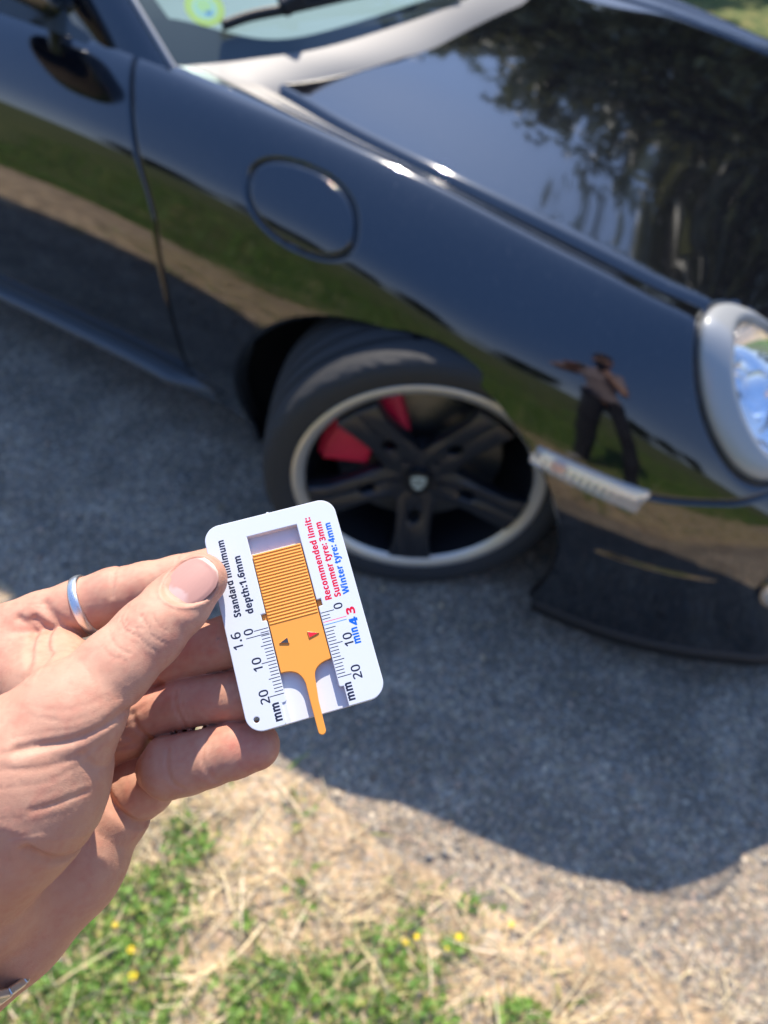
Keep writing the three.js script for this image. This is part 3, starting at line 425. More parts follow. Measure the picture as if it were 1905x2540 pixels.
  // roof and fastback
  const ry = (x) => x > -1.45 ? 1.19 + 0.028 * Math.sin(clamp((-1.01 - x) / 0.44, 0, 1) * Math.PI / 2) : 1.218 - 0.38 * Math.pow((-1.45 - x) / 1.35, 1.75);
  const rr = []; for (let j = 0; j <= 40; j++) { const x0 = -1.01 - j / 40 * 1.79, row = []; for (let i = 0; i <= 30; i++) { const s = i / 30 * 2 - 1, w = mix(0.53, 0.60, sstep(-1.6, -2.6, x0)), e = Math.abs(s), x = x0 - 0.13 * e * e * (1 - j / 40), y = ry(x0) - 0.05 * e * e - (0.0) ; row.push(V(x, y, MID - s * w)); } rr.push(row.reverse()); }
  part('roof', sheet(rr), paint, car);
  for (const s of [1, -1]) {
    const lowRow = [], topRow = []; for (let i = 0; i <= 40; i++) { const x = -0.70 - i / 40 * 2.0, [yb, zb] = surf(x, 5), tx = Math.min(x, x), q = clamp((-0.70 - x) / 0.44, 0, 1); let ty, tz; if (x > -1.14) { const t = (x + 0.56) / (-1.14 + 0.56); ty = mix(0.80, 1.11, t); tz = mix(-0.13, -0.29, t); } else { ty = ry(x + 0.13) - 0.075; tz = MID + mix(0.535, 0.60, sstep(-1.6, -2.6, x)); } ty = Math.max(ty, yb + 0.003); lowRow.push(V(x, yb - 0.003, s > 0 ? zb + 0.006 : 2 * MID - zb - 0.006)); topRow.push(V(x, ty, s > 0 ? tz : 2 * MID - tz)); }
    part('side_window', sheet(s > 0 ? [lowRow, topRow] : [topRow, lowRow]), phy({ color: lin(0.05, 0.055, 0.055), roughness: 0.03, ior: 1.5 }), car);
  }
  // dashboard and dark cabin floor
  const dash = []; for (let j = 0; j <= 10; j++) { const r = []; for (let i = 0; i <= 20; i++) { const z = mix(-0.2, 2 * MID + 0.2, i / 20), x = -0.36 - 0.20 * Math.pow(Math.abs(z - MID) / 0.63, 3) - j / 10 * 0.5; r.push(V(x, 0.80 + 0.03 * Math.sin(j / 10 * 2.2) - (j === 10 ? 0.2 : 0) - 0.05 * (j === 0), z)); } dash.push(r); }
  part('dashboard', sheet(dash), std({ color: lin(0.17, 0.21, 0.22), roughness: 0.7 }), car);
  part('cabin_floor', new THREE.BoxGeometry(1.9, 0.02, 1.3).translate(-1.7, 0.45, MID), std({ color: lin(0.02, 0.02, 0.02), roughness: 0.9 }), car);
  // wiper: arm, blade and pivot
  const wp = new THREE.Group(); wp.name = 'wiper'; car.add(wp);
  const bl = [screenAt(0.105, 0.085, 0.014), screenAt(0.16, 0.10, 0.014), screenAt(0.24, 0.105, 0.014), screenAt(0.34, 0.10, 0.014), screenAt(0.44, 0.085, 0.014)];
  part('blade', tube(bl, 0.0085, 40, 8), trimBlack, wp);
  part('rubber_edge', tube(bl.map((p) => V(p.x - 0.002, p.y - 0.008, p.z)), 0.004, 40, 6), rubber, wp);
  part('arm', tube([screenAt(0.245, 0.11, 0.03), screenAt(0.32, 0.10, 0.032), screenAt(0.42, 0.06, 0.03), screenAt(0.50, 0.015, 0.02)], 0.0085, 30, 8), trimBlack, wp);
  const cl = part('clip', new RoundedBoxGeometry(0.05, 0.03, 0.035, 3, 0.008), trimBlack, wp); cl.position.copy(screenAt(0.245, 0.108, 0.024)); cl.rotation.set(0.2, 0.9, 0.3);
  // door mirror
  const mi = new THREE.Group(); mi.name = 'door_mirror'; mi.position.set(-0.90, 0.985, 0.055); car.add(mi);
  const ms = new THREE.SphereGeometry(1, 40, 28); { const p = ms.attributes.position; for (let i = 0; i < p.count; i++) { let [x, y, z] = [p.getX(i), p.getY(i), p.getZ(i)]; const k = Math.pow(Math.abs(y) ** 3 + Math.abs(z) ** 3 + Math.abs(x) ** 3, -1 / 3); x *= k * 0.97; y *= k; z *= k; if (x < -0.55) x = -0.55 + (x + 0.55) * 0.05; p.setXYZ(i, x * 0.075, y * 0.058 * (1 - 0.12 * x), z * 0.098); } ms.computeVertexNormals(); }
  part('housing', ms, paint, mi);
  part('mirror_glass', new THREE.CircleGeometry(1, 40).rotateY(-Math.PI / 2).scale(1, 0.045, 0.083).translate(-0.0435, 0, 0), chrome, mi);
  part('foot', tube([V(0.01, -0.03, -0.06), V(0.04, -0.05, -0.10), V(0.07, -0.075, -0.14), V(0.08, -0.10, -0.17)], 0.02, 24, 12), paint, mi);
  mi.scale.setScalar(1.2); const m2 = mi.clone(); m2.position.z = 2 * MID - 0.05; m2.scale.z = -1.2; car.add(m2);
}
// ---------------------------------------------------------------- wheels
const gunmetal = std({ color: lin(0.055, 0.056, 0.062), metalness: 0.7, roughness: 0.3 });
const lipMetal = std({ color: lin(0.62, 0.60, 0.55), metalness: 0.8, roughness: 0.4 });
function makeWheel() {
  const w = new THREE.Group(); w.name = 'wheel';
  const R = 0.301, r = 0.235, prof = [], P = (a, z) => prof.push(new THREE.Vector2(a, z));
  // lathe about y, y = outwards
  P(r - 0.008, -0.2); P(r + 0.004, -0.212); P(0.255, -0.226); P(0.275, -0.222); P(0.288, -0.212);
  const tread = [-0.206, -0.006], groovesAt = [-0.166, -0.127, -0.087, -0.048];
  for (let i = 0; i <= 80; i++) { const t = mix(tread[0], tread[1], i / 80); let h = R - 0.006 * Math.pow(Math.abs((t + 0.106) / 0.1), 2.4); for (const g of groovesAt) if (Math.abs(t - g) < 0.0048) h -= 0.007; P(h, t); }
  P(0.291, 0.003); P(0.286, 0.008); P(0.274, 0.011); P(0.268, 0.0118); P(0.264, 0.0108); P(0.252, 0.010); P(0.245, 0.006); P(0.240, 0.003); P(r + 0.003, -0.003); P(r - 0.004, -0.012);
  const tg = new THREE.LatheGeometry(prof, 140);
  const nt = dataTex(256, 256, (i, j) => { const v = 120 + 50 * noise(i * 0.12, j * 0.12, 2) + 45 * noise(i * 0.5, j * 0.5, 7); return [v, v, v]; }, { rep: [10, 3] });
  part('tyre', toCreasedNormals(tg, 0.7), std({ color: lin(0.026, 0.026, 0.026), roughness: 0.78, bumpMap: nt, bumpScale: 0.0015 }), w);
  const rim = [[r - 0.030, -0.2], [r - 0.022, -0.03], [r - 0.020, -0.012], [r - 0.020, -0.006], [r - 0.014, 0.0005], [r - 0.004, 0.0045], [r + 0.003, 0.0055], [r + 0.0055, 0.0035], [r + 0.006, -0.001], [r + 0.003, -0.006], [r - 0.004, -0.012]].map(([a, b]) => new THREE.Vector2(a, b));
  part('rim_lip', new THREE.LatheGeometry(rim.slice(3), 120), lipMetal, w, 'pale machined rim lip');
  part('rim_barrel', new THREE.LatheGeometry(rim.slice(0, 4), 120), gunmetal, w);
  // five broad spokes, each half a bevelled blade curving from hub to rim
  const arm = (s) => {
    const sh = new THREE.Shape(); const pl = (rad, a) => [rad * Math.cos(a), rad * Math.sin(a)];
    const out = [[0.046, 0.63 * s], [0.074, 0.55 * s], [0.094, 0.40 * s], [0.125, 0.27 * s], [0.170, 0.205 * s], [0.210, 0.20 * s]], inn = [[0.210, 0.0], [0.122, 0.0], [0.114, 0.10 * s], [0.094, 0.14 * s], [0.084, 0.0], [0.03, 0.0]];
    [...out, ...inn].forEach(([q, a], i) => i ? sh.lineTo(...pl(q, a)) : sh.moveTo(...pl(q, a))); sh.closePath();
    const g = new THREE.ExtrudeGeometry(sh, { depth: 0.022, bevelEnabled: true, bevelThickness: 0.005, bevelSize: 0.004, bevelOffset: -0.003, bevelSegments: 3 });
    const p = g.attributes.position; for (let i = 0; i < p.count; i++) { const q = Math.hypot(p.getX(i), p.getY(i)); p.setZ(i, p.getZ(i) - 0.046 + 0.026 * sstep(0.06, 0.2, q)); }
    g.computeVertexNormals(); g.rotateX(-Math.PI / 2); return g;
  };
  const spoke = join(toCreasedNormals(arm(1).toNonIndexed(), 0.6), toCreasedNormals(arm(-1).toNonIndexed(), 0.6));
  for (let i = 0; i < 5; i++) { const m = part('spoke', spoke, gunmetal, w); m.rotation.y = -Math.PI / 2 + i * Math.PI * 2 / 5; }
  part('hub', new THREE.CylinderGeometry(0.072, 0.08, 0.03, 48).translate(0, -0.034, 0), gunmetal, w);
  const cap = part('centre_cap', new THREE.CylinderGeometry(0.030, 0.032, 0.012, 40).translate(0, -0.014, 0), std({ color: lin(0.015, 0.015, 0.017), roughness: 0.25 }), w);
  for (let i = 0; i < 5; i++) { const a = (i + 0.5) * Math.PI * 2 / 5 + Math.PI / 2, n = part('wheel_bolt', new THREE.CylinderGeometry(0.0095, 0.0095, 0.012, 6).translate(0, -0.019, 0), std({ color: lin(0.05, 0.05, 0.055), metalness: 0.6, roughness: 0.4 }), w); n.position.set(Math.cos(a) * 0.047, 0, -Math.sin(a) * 0.047); }
  // pale emblem print on the cap
  const cv = document.createElement('canvas'); cv.width = cv.height = 128; const c = cv.getContext('2d'); c.fillStyle = '#0c0c0e'; c.fillRect(0, 0, 128, 128); c.fillStyle = '#b4bcae'; c.beginPath(); c.moveTo(30, 30); c.lineTo(64, 22); c.lineTo(98, 30); c.lineTo(96, 70); c.quadraticCurveTo(88, 98, 64, 110); c.quadraticCurveTo(40, 98, 32, 70); c.closePath(); c.fill();
  c.fillStyle = '#1a1a1c'; c.fillRect(36, 44, 24, 8); c.fillRect(68, 44, 24, 8); c.fillRect(38, 74, 22, 8); c.fillRect(68, 74, 22, 8); c.fillStyle = '#6a6f66'; c.beginPath(); c.arc(64, 62, 11, 0, 7); c.fill();
  const et = new THREE.CanvasTexture(cv); et.colorSpace = THREE.SRGBColorSpace;
  part('emblem', new THREE.CircleGeometry(0.027, 36).rotateX(-Math.PI / 2).translate(0, -0.0072, 0), std({ map: et, roughness: 0.35 }), w);
  return w;
}
const STEER = 0.52;
const HUBS = [[0.143, 0.300, 0.026, STEER, 1], [0.02, 0.300, 2 * MID - 0.0, STEER, -1], [-2.27, 0.301, 0.035, 0, 1], [-2.27, 0.301, 2 * MID - 0.035, 0, -1]];
const wheel0 = makeWheel();
HUBS.forEach(([x, y, z, s, side], i) => {
  const w = i ? wheel0.clone() : wheel0; w.position.set(x, y, z); w.rotation.set(Math.PI / 2 * side, 0, 0); w.rotation.order = 'YXZ'; w.rotation.y = s; if (i === 0) w.userData.label = 'steered front wheel with five broad dark spokes'; car.add(w);
  // brake disc and caliper behind it
  const b = new THREE.Group(); b.name = 'brake'; b.position.copy(w.position); b.rotation.copy(w.rotation); car.add(b);
  const disc = [[0.055, -0.075], [0.16, -0.075], [0.162, -0.078], [0.162, -0.102], [0.16, -0.105], [0.05, -0.105]].map(([a, c]) => new THREE.Vector2(a, c));
  part('disc', new THREE.LatheGeometry(disc, 64), std({ color: lin(0.16, 0.155, 0.15), metalness: 0.9, roughness: 0.42 }), b);
  const red = std({ color: lin(0.52, 0.010, 0.045), roughness: 0.38 });
  const sec = (a0, a1, r0, r1, z0, z1) => { const s2 = new THREE.Shape(); s2.absarc(0, 0, r1, a0, a1, false); s2.absarc(0, 0, r0, a1, a0, true); const g = new THREE.ExtrudeGeometry(s2, { depth: z1 - z0, bevelEnabled: true, bevelThickness: 0.011, bevelSize: 0.011, bevelOffset: -0.008, bevelSegments: 4, curveSegments: 20 }); g.translate(0, 0, z0); g.rotateX(-Math.PI / 2); return g; };
  const A = 2.45; // towards the rear top
  part('caliper', join(sec(A - 0.60, A - 0.14, 0.10, 0.186, -0.078, -0.052), sec(A + 0.14, A + 0.62, 0.10, 0.186, -0.078, -0.052), sec(A - 0.16, A + 0.16, 0.122, 0.178, -0.078, -0.060), sec(A - 0.58, A + 0.60, 0.176, 0.194, -0.125, -0.06)), red, b, 'red brake caliper');
  part('backing_plate', new THREE.CylinderGeometry(0.10, 0.10, 0.05, 24).translate(0, -0.13, 0), wellBlack, b);
});

// ---------------------------------------------------------------- tyre tread depth gauge, held in the hand (millimetres, x across, -y down the card, front face at z = 0)
const handFrame = new THREE.Matrix4().makeBasis(CR, CU, CB).setPosition(CP).scale(V(0.001, 0.001, 0.001));
const E1 = V(0.95858235, 0.2444385, -0.14618381), E2 = V(0.27662889, -0.92121514, 0.27356739), EN = V(0.06779633, 0.30267554, 0.95067932), TL = V(-56.8, -5.4, -238.8);
const CW = 41.75, CH = 64.2, DEEP = 2.8;
const gauge = thing('tread_depth_gauge', 'white plastic tyre tread depth gauge with orange slider held in the hand', 'depth gauge');
new THREE.Matrix4().multiplyMatrices(handFrame, new THREE.Matrix4().makeBasis(E1, E2.clone().negate(), EN).setPosition(TL)).decompose(gauge.position, gauge.quaternion, gauge.scale);
{
  const K = 30, cv = document.createElement('canvas'); cv.width = Math.round(CW * K); cv.height = Math.round(CH * K);
  const c = cv.getContext('2d');
  c.fillStyle = '#ccd3dc'; c.fillRect(0, 0, cv.width, cv.height);
  const r = rng(4);
  for (let i = 0; i < 260; i++) { c.fillStyle = `rgba(150,150,160,${0.05 + 0.1 * r()})`; c.beginPath(); c.arc(r() * cv.width, r() * cv.height, 1 + 2.5 * r(), 0, 7); c.fill(); }
  c.lineWidth = 1;
  for (let i = 0; i < 26; i++) { c.strokeStyle = `rgba(170,172,182,${0.05 + 0.12 * r()})`; const x = r() * cv.width, y = r() * cv.height, a = r() * 6.3, l = 20 + 160 * r(); c.beginPath(); c.moveTo(x, y); c.lineTo(x + Math.cos(a) * l, y + Math.sin(a) * l); c.stroke(); }
  const ink = '#1c2138', red = '#cc0030', blue = '#005cc4';
  // text runs up the card; u: middle of the letters, v0 start (low), v1 end (high), cap: letter height in mm
  function words(s, u, v0, v1, cap, color, weight = 'bold', low = false) {
    c.save(); c.translate(u * K, v0 * K); c.rotate(-Math.PI / 2);
    c.font = `${weight} 100px sans-serif`; c.fillStyle = color; c.textBaseline = 'alphabetic'; c.textAlign = 'left';
    const m = c.measureText(s), sy = cap * K / (low ? 54 : 72), sx = (v0 - v1) * K / m.width;
    c.scale(sx, sy); c.fillText(s, 0, low ? 27 : 36); c.strokeStyle = color; c.lineWidth = weight === 'bold' ? 5 : 4; c.lineJoin = 'round'; c.strokeText(s, 0, low ? 27 : 36); c.restore();
  }
  words('Standard minimum', 4.6, 29.9, 4.9, 2.05, ink, 'bold');
  words('depth:1.6mm', 8.45, 29.9, 11.1, 2.05, ink, 'bold');
  words('1.6', 2.75, 39.7, 34.1, 2.75, ink, 'normal');
  words('0', 6.6, 36.15, 34.05, 2.65, ink, 'normal');
  words('10', 6.95, 47.5, 43.0, 2.65, ink, 'normal');
  words('20', 6.75, 57.1, 52.7, 2.65, ink, 'normal');
  words('mm', 9.45, 62.9, 57.2, 1.85, ink, 'bold', true);
  words('Recommended limit:', 32.4, 32.1, 4.6, 1.95, red);
  words('Summer tyre: 3mm', 35.35, 31.8, 6.9, 1.95, red);
  words('Winter tyre: 4mm', 38.1, 31.5, 7.9, 1.95, blue);
  words('0', 34.6, 35.55, 33.45, 2.6, ink, 'normal');
  words('3', 37.9, 38.1, 35.7, 2.6, red);
  words('4', 37.95, 41.6, 39.0, 2.5, blue);
  words('min', 37.6, 47.3, 42.0, 1.75, blue, 'bold', true);
  words('10', 34.9, 47.5, 43.0, 2.65, ink, 'normal');
  words('20', 34.75, 57.4, 52.9, 2.65, ink, 'normal');
  words('mm', 31.45, 63.0, 57.3, 1.85, ink, 'bold', true);
  const tick = (u0, u1, v, color = ink, w = 0.26) => { c.fillStyle = color; c.fillRect(Math.min(u0, u1) * K, (v - w / 2) * K, Math.abs(u1 - u0) * K, w * K); };
  for (let i = 0; i <= 20; i++) {
    const v = 35.33 + i;
    tick(12.6, i % 10 === 0 ? 8.25 : i % 5 === 0 ? 9.2 : 10.05, v);
    if (i === 3) tick(29.0, 36.3, v - 0.08, '#dd5a7c', 0.24); else if (i === 4) tick(29.0, 36.1, v - 0.17, '#3f83cf', 0.24);
    else tick(29.0, i % 10 === 0 ? 33.15 : i % 5 === 0 ? 32.3 : 31.5, v);
  }
  tick(12.5, 5.5, 36.93);
  const print = new THREE.CanvasTexture(cv); print.colorSpace = THREE.SRGBColorSpace; print.anisotropy = 8;
  const plastic = { roughness: 0.38, metalness: 0, ior: 1.49 };
  const white = phy({ color: lin(0.62, 0.645, 0.69), ...plastic });
  const printed = phy({ map: print, ...plastic });
  const orange = phy({ color: lin(0.80, 0.32, 0.05), roughness: 0.4, ior: 1.49 });
  const R = 5;
  const s = new THREE.Shape();
  s.moveTo(R, 0); s.lineTo(CW - R, 0); s.absarc(CW - R, -R, R, Math.PI / 2, 0, true); s.lineTo(CW, -(CH - R)); s.absarc(CW - R, -(CH - R), R, 0, -Math.PI / 2, true);
  s.lineTo(30.0, -CH); s.lineTo(30.0, -58.2); s.lineTo(29.3, -58.1); s.quadraticCurveTo(28.75, -58.1, 28.7, -57.5);
  s.lineTo(28.78, -33.6); s.quadraticCurveTo(28.8, -33.0, 29.4, -33.0); s.lineTo(30.1, -33.0); s.lineTo(30.1, -30.9); s.lineTo(28.75, -30.9);
  s.lineTo(28.75, -6.0); s.lineTo(12.85, -6.0); s.lineTo(12.85, -30.9); s.lineTo(11.4, -30.9); s.lineTo(11.4, -32.9); s.lineTo(12.1, -32.95); s.quadraticCurveTo(12.75, -33.0, 12.75, -33.6);
  s.lineTo(12.7, -57.3); s.quadraticCurveTo(12.7, -57.9, 12.1, -57.95); s.lineTo(11.4, -58.0); s.lineTo(11.2, -63.4); s.quadraticCurveTo(11.1, -CH, 10.4, -CH);
  s.lineTo(R, -CH); s.absarc(R, -(CH - R), R, -Math.PI / 2, -Math.PI, true); s.lineTo(0, -R); s.absarc(R, -R, R, Math.PI, Math.PI / 2, true);
  const hole = new THREE.Path(); hole.absarc(3.1, -60.6, 0.85, 0, Math.PI * 2); s.holes.push(hole);
  const cardUV = (g) => { const p = g.attributes.position, u = g.attributes.uv; for (let i = 0; i < p.count; i++) u.setXY(i, p.getX(i) / CW, 1 + p.getY(i) / CH); return g; };
  const fg = new THREE.ExtrudeGeometry(s, { depth: DEEP - 0.5, bevelEnabled: true, bevelThickness: 0.25, bevelSize: 0.25, bevelOffset: -0.25, bevelSegments: 3, curveSegments: 14 });
  fg.translate(0, 0, -DEEP + 0.25);
  const nub = new RoundedBoxGeometry(0.9, 0.7, 0.9, 2, 0.25); nub.translate(20.8, 0.1, -0.9);
  part('front_plate', cardUV(join(fg, nub)), printed, gauge);
  const b = new THREE.Shape(); const i0 = 0.06;
  b.moveTo(R, -i0); b.lineTo(CW - R, -i0); b.absarc(CW - R, -R, R - i0, Math.PI / 2, 0, true); b.lineTo(CW - i0, -(CH - R)); b.absarc(CW - R, -(CH - R), R - i0, 0, -Math.PI / 2, true); b.lineTo(R, -(CH - i0)); b.absarc(R, -(CH - R), R - i0, -Math.PI / 2, -Math.PI, true); b.lineTo(i0, -R); b.absarc(R, -R, R - i0, Math.PI, Math.PI / 2, true);
  const hole2 = new THREE.Path(); hole2.absarc(3.1, -60.6, 0.9, 0, Math.PI * 2); b.holes.push(hole2);
  const bg = new THREE.ExtrudeGeometry(b, { depth: 0.9, bevelEnabled: true, bevelThickness: 0.25, bevelSize: 0.25, bevelOffset: -0.25, bevelSegments: 2, curveSegments: 12 });
  bg.translate(0, 0, -DEEP - 1.17);
  const ledges = [[18.4, 0.22], [22.7, 0.22]].map(([x, w]) => { const g = new THREE.BoxGeometry(w, 6.5, 0.12); g.translate(x, -9.3, -DEEP - 0.0); return g; });
  const fill = new RoundedBoxGeometry(1.75, 6.5, DEEP - 0.35, 2, 0.15); fill.translate(11.75, -60.9, -DEEP + (DEEP - 0.35) / 2 - 0.05);
  part('back_plate', join(bg, ...ledges, fill), white, gauge);
  // the orange slider
  const o = new THREE.Shape();
  o.moveTo(13.1, -12); o.lineTo(28.45, -12); o.lineTo(28.5, -48.9); o.quadraticCurveTo(28.5, -49.3, 28.0, -49.3); o.bezierCurveTo(26.0, -49.5, 22.9, -50.0, 22.5, -53.4);
  o.lineTo(21.85, -60); o.lineTo(21.75, -68.7); o.absarc(20.6, -68.7, 1.15, 0, -Math.PI, true); o.lineTo(19.35, -60); o.lineTo(19.35, -54.5); o.bezierCurveTo(19.0, -51.2, 17.2, -49.4, 13.05, -49.45); o.lineTo(13.1, -12);
  const og = new THREE.ExtrudeGeometry(o, { depth: 1.9, bevelEnabled: true, bevelThickness: 0.2, bevelSize: 0.2, bevelOffset: -0.2, bevelSegments: 2, curveSegments: 16 });
  og.translate(0, 0, -DEEP + 0.25);
  const tabs = [[12.25, 1.6], [29.35, 1.4]].map(([x, w]) => { const g = new RoundedBoxGeometry(w, 1.9, 1.1, 2, 0.15); g.translate(x, -31.9, -1.95); return g; });
  const slider = part('slider', join(og, ...tabs), orange, gauge, 'orange slider with ribbed grip and thin probe');
  const TOP = -DEEP + 0.25 + 2.1;
  const rib = new THREE.CapsuleGeometry(0.36, 14.5, 4, 10); rib.rotateZ(Math.PI / 2);
  for (let i = 0; i < 23; i++) { const m = part('rib', rib, orange, slider); m.position.set(20.8, -12.45 - i * 1.0, TOP - 0.13); }
  const tri = (pts, color, name) => {
    const t = new THREE.Shape(); pts.forEach(([x, y], i) => i ? t.lineTo(x, -y) : t.moveTo(x, -y)); t.closePath();
    const g = new THREE.ExtrudeGeometry(t, { depth: 0.5, bevelEnabled: true, bevelThickness: 0.2, bevelSize: 0.2, bevelSegments: 2 }); g.translate(0, 0, TOP - 0.3);
    const m = part(name, g, orange, slider);
    const q = new THREE.ExtrudeGeometry(t, { depth: 0.06, bevelEnabled: false }); q.translate(0, 0, TOP + 0.4 - 0.03);
    part('pointer_paint', q, std({ color, roughness: 0.45 }), slider);
  };
  tri([[14.95, 40.75], [17.4, 39.7], [17.45, 41.4]], lin(0.035, 0.037, 0.05), 'pointer');
  tri([[26.75, 40.85], [23.75, 39.75], [23.85, 41.5]], lin(0.75, 0.008, 0.03), 'pointer');
}

// ---------------------------------------------------------------- distance fields and their meshing (surface nets)
const smin = (a, b, k) => { if (k <= 0) return Math.min(a, b); const h = Math.max(k - Math.abs(a - b), 0) / k; return Math.min(a, b) - h * h * k * 0.25; };
const smax = (a, b, k) => -smin(-a, -b, k);
function cone(p, a, b, x, y, z) { // round cone between joints [x,y,z,r]
  const bx = b[0] - a[0], by = b[1] - a[1], bz = b[2] - a[2], px = x - a[0], py = y - a[1], pz = z - a[2];
  const t = clamp((px * bx + py * by + pz * bz) / (bx * bx + by * by + bz * bz), 0, 1);
  const dx = px - bx * t, dy = py - by * t, dz = pz - bz * t;
  return Math.sqrt(dx * dx + dy * dy + dz * dz) - (a[3] + (b[3] - a[3]) * t);
}
const chain = (js, k, x, y, z) => { let d = 1e9; for (let i = 0; i + 1 < js.length; i++) d = smin(d, cone(0, js[i], js[i + 1], x, y, z), k); return d; };
function nets(f, lo, hi, cell) {
  const n = [0, 1, 2].map((i) => Math.ceil((hi[i] - lo[i]) / cell) + 1), [nx, ny, nz] = n, D = new Float32Array(nx * ny * nz).fill(99), B = 6;
  for (let bz = 0; bz < nz; bz += B) for (let by = 0; by < ny; by += B) for (let bx = 0; bx < nx; bx += B) {
    const c = f(lo[0] + (bx + B / 2) * cell, lo[1] + (by + B / 2) * cell, lo[2] + (bz + B / 2) * cell);
    const far = Math.abs(c) > B * cell * 1.25 + 1.5 * cell;
    for (let k = bz; k < Math.min(nz, bz + B); k++) for (let j = by; j < Math.min(ny, by + B); j++) for (let i = bx; i < Math.min(nx, bx + B); i++)
      D[(k * ny + j) * nx + i] = far ? c : f(lo[0] + i * cell, lo[1] + j * cell, lo[2] + k * cell);
  }
  const pos = [], nor = [], idx = [], id = new Int32Array(nx * ny * nz).fill(-1), at = (i, j, k) => (k * ny + j) * nx + i, e = cell * 0.35;
  for (let k = 0; k < nz - 1; k++) for (let j = 0; j < ny - 1; j++) for (let i = 0; i < nx - 1; i++) {
    let mask = 0; const v = [];
    for (let c = 0; c < 8; c++) { const d = D[at(i + (c & 1), j + ((c >> 1) & 1), k + (c >> 2))]; v.push(d); if (d < 0) mask |= 1 << c; }
    if (mask === 0 || mask === 255) continue;
    let sx = 0, sy = 0, sz = 0, cnt = 0;
    for (let a = 0; a < 8; a++) for (const bit of [1, 2, 4]) { const b = a | bit; if (b === a || (v[a] < 0) === (v[b] < 0)) continue; const t = v[a] / (v[a] - v[b]); sx += (a & 1) + (bit === 1 ? t : 0); sy += ((a >> 1) & 1) + (bit === 2 ? t : 0); sz += (a >> 2) + (bit === 4 ? t : 0); cnt++; }
    let x = lo[0] + (i + sx / cnt) * cell, y = lo[1] + (j + sy / cnt) * cell, z = lo[2] + (k + sz / cnt) * cell;
    let gx = f(x + e, y, z) - f(x - e, y, z), gy = f(x, y + e, z) - f(x, y - e, z), gz = f(x, y, z + e) - f(x, y, z - e), L = Math.hypot(gx, gy, gz) || 1;
    gx /= L; gy /= L; gz /= L;
    const d = clamp(f(x, y, z), -cell * 0.5, cell * 0.5); x -= gx * d; y -= gy * d; z -= gz * d;
    id[at(i, j, k)] = pos.length / 3; pos.push(x, y, z); nor.push(gx, gy, gz);
  }
  const quad = (a, b, c, d, flip) => { if (a < 0 || b < 0 || c < 0 || d < 0) return; flip ? idx.push(a, c, b, a, d, c) : idx.push(a, b, c, a, c, d); };
  for (let k = 1; k < nz - 1; k++) for (let j = 1; j < ny - 1; j++) for (let i = 1; i < nx - 1; i++) {
    const d = D[at(i, j, k)] < 0;
    if (d !== (D[at(i + 1, j, k)] < 0)) quad(id[at(i, j - 1, k - 1)], id[at(i, j, k - 1)], id[at(i, j, k)], id[at(i, j - 1, k)], !d);
    if (d !== (D[at(i, j + 1, k)] < 0)) quad(id[at(i - 1, j, k - 1)], id[at(i - 1, j, k)], id[at(i, j, k)], id[at(i, j, k - 1)], !d);
    if (d !== (D[at(i, j, k + 1)] < 0)) quad(id[at(i - 1, j - 1, k)], id[at(i, j - 1, k)], id[at(i, j, k)], id[at(i - 1, j, k)], !d);
  }
  return { pos, nor, idx };
}

// ---------------------------------------------------------------- the left hand (millimetres in the frame of the gauge's holder)
const HAND = {
  thumb: [[-90.7, -61.6, -207, 14.5], [-83.1, -52.8, -207, 12.2], [-74.8, -43.2, -213, 10.4], [-67.4, -35.0, -219, 9.9], [-60.3, -26.7, -223.5, 9.2], [-54.4, -20.0, -227, 7.9]],
  index: [[-122.1, -41.9, -241, 12], [-108.6, -35.5, -244, 10.2], [-97.8, -30.9, -245, 9.2], [-86.5, -26.9, -245, 9.0], [-76.3, -24.4, -246, 8.3], [-66.1, -22.0, -247, 8.0], [-51.9, -17.8, -248, 7.3]],
  middle: [[-106.4, -60.3, -252, 12], [-84.8, -51.7, -247, 9.6], [-67.1, -46.1, -244, 8.5], [-48.5, -40.6, -241, 8.2], [-37.1, -37.8, -241, 7.4]],
  ring: [[-98.6, -75.9, -254, 12], [-79.6, -64.7, -245, 9.6], [-62.5, -59.7, -241, 8.0], [-45.4, -57.2, -238, 7.7], [-35.2, -55.1, -237, 6.9]],
  pinky: [[-66.3, -78.6, -235.5, 9.7], [-60, -77.2, -235, 9.1], [-53.8, -75.2, -234, 8.6], [-45.7, -72.6, -233.3, 8.3], [-39.0, -71.0, -232.5, 7.4]],
  ringRoot: [[-96.8, -77.2, -252, 11], [-82.0, -69.2, -245.5, 9.8]],
  pinkyRoot: [[-90.8, -95.6, -250.5, 11.8], [-77.3, -87.4, -246, 10.6]],
  thenar: [[-87.4, -57.7, -207, 14], [-97.2, -71.9, -207, 22.5], [-104.8, -81.4, -209, 23], [-118.5, -98.9, -216, 22]],
  heel: [[-90.6, -97.6, -247, 14.2], [-102.2, -109.3, -244, 20.4], [-118.6, -126.6, -240, 20.8], [-133.2, -140.4, -236, 20]],
  wrist: [[-120.6, -108.7, -222, 22], [-158.0, -136.7, -222, 23], [-190, -160, -215, 24]],
};
const WRISTEND = HAND.wrist[2];
const PALM = [HAND.heel, HAND.wrist, [HAND.index[0], [-128, -92, -238, 19]], [HAND.middle[0], [-128, -98, -242, 19]], [HAND.ring[0], [-126, -104, -244, 19]], [HAND.pinkyRoot[0], [-122, -114, -244, 18]], [[-84, -52, -210, 10], [-100, -52, -226, 11], [-118, -46, -240, 11]], [[-91, -50.5, -218, 7], [-98, -43.5, -234, 6.6], [-105, -40, -244, 6.5]]];
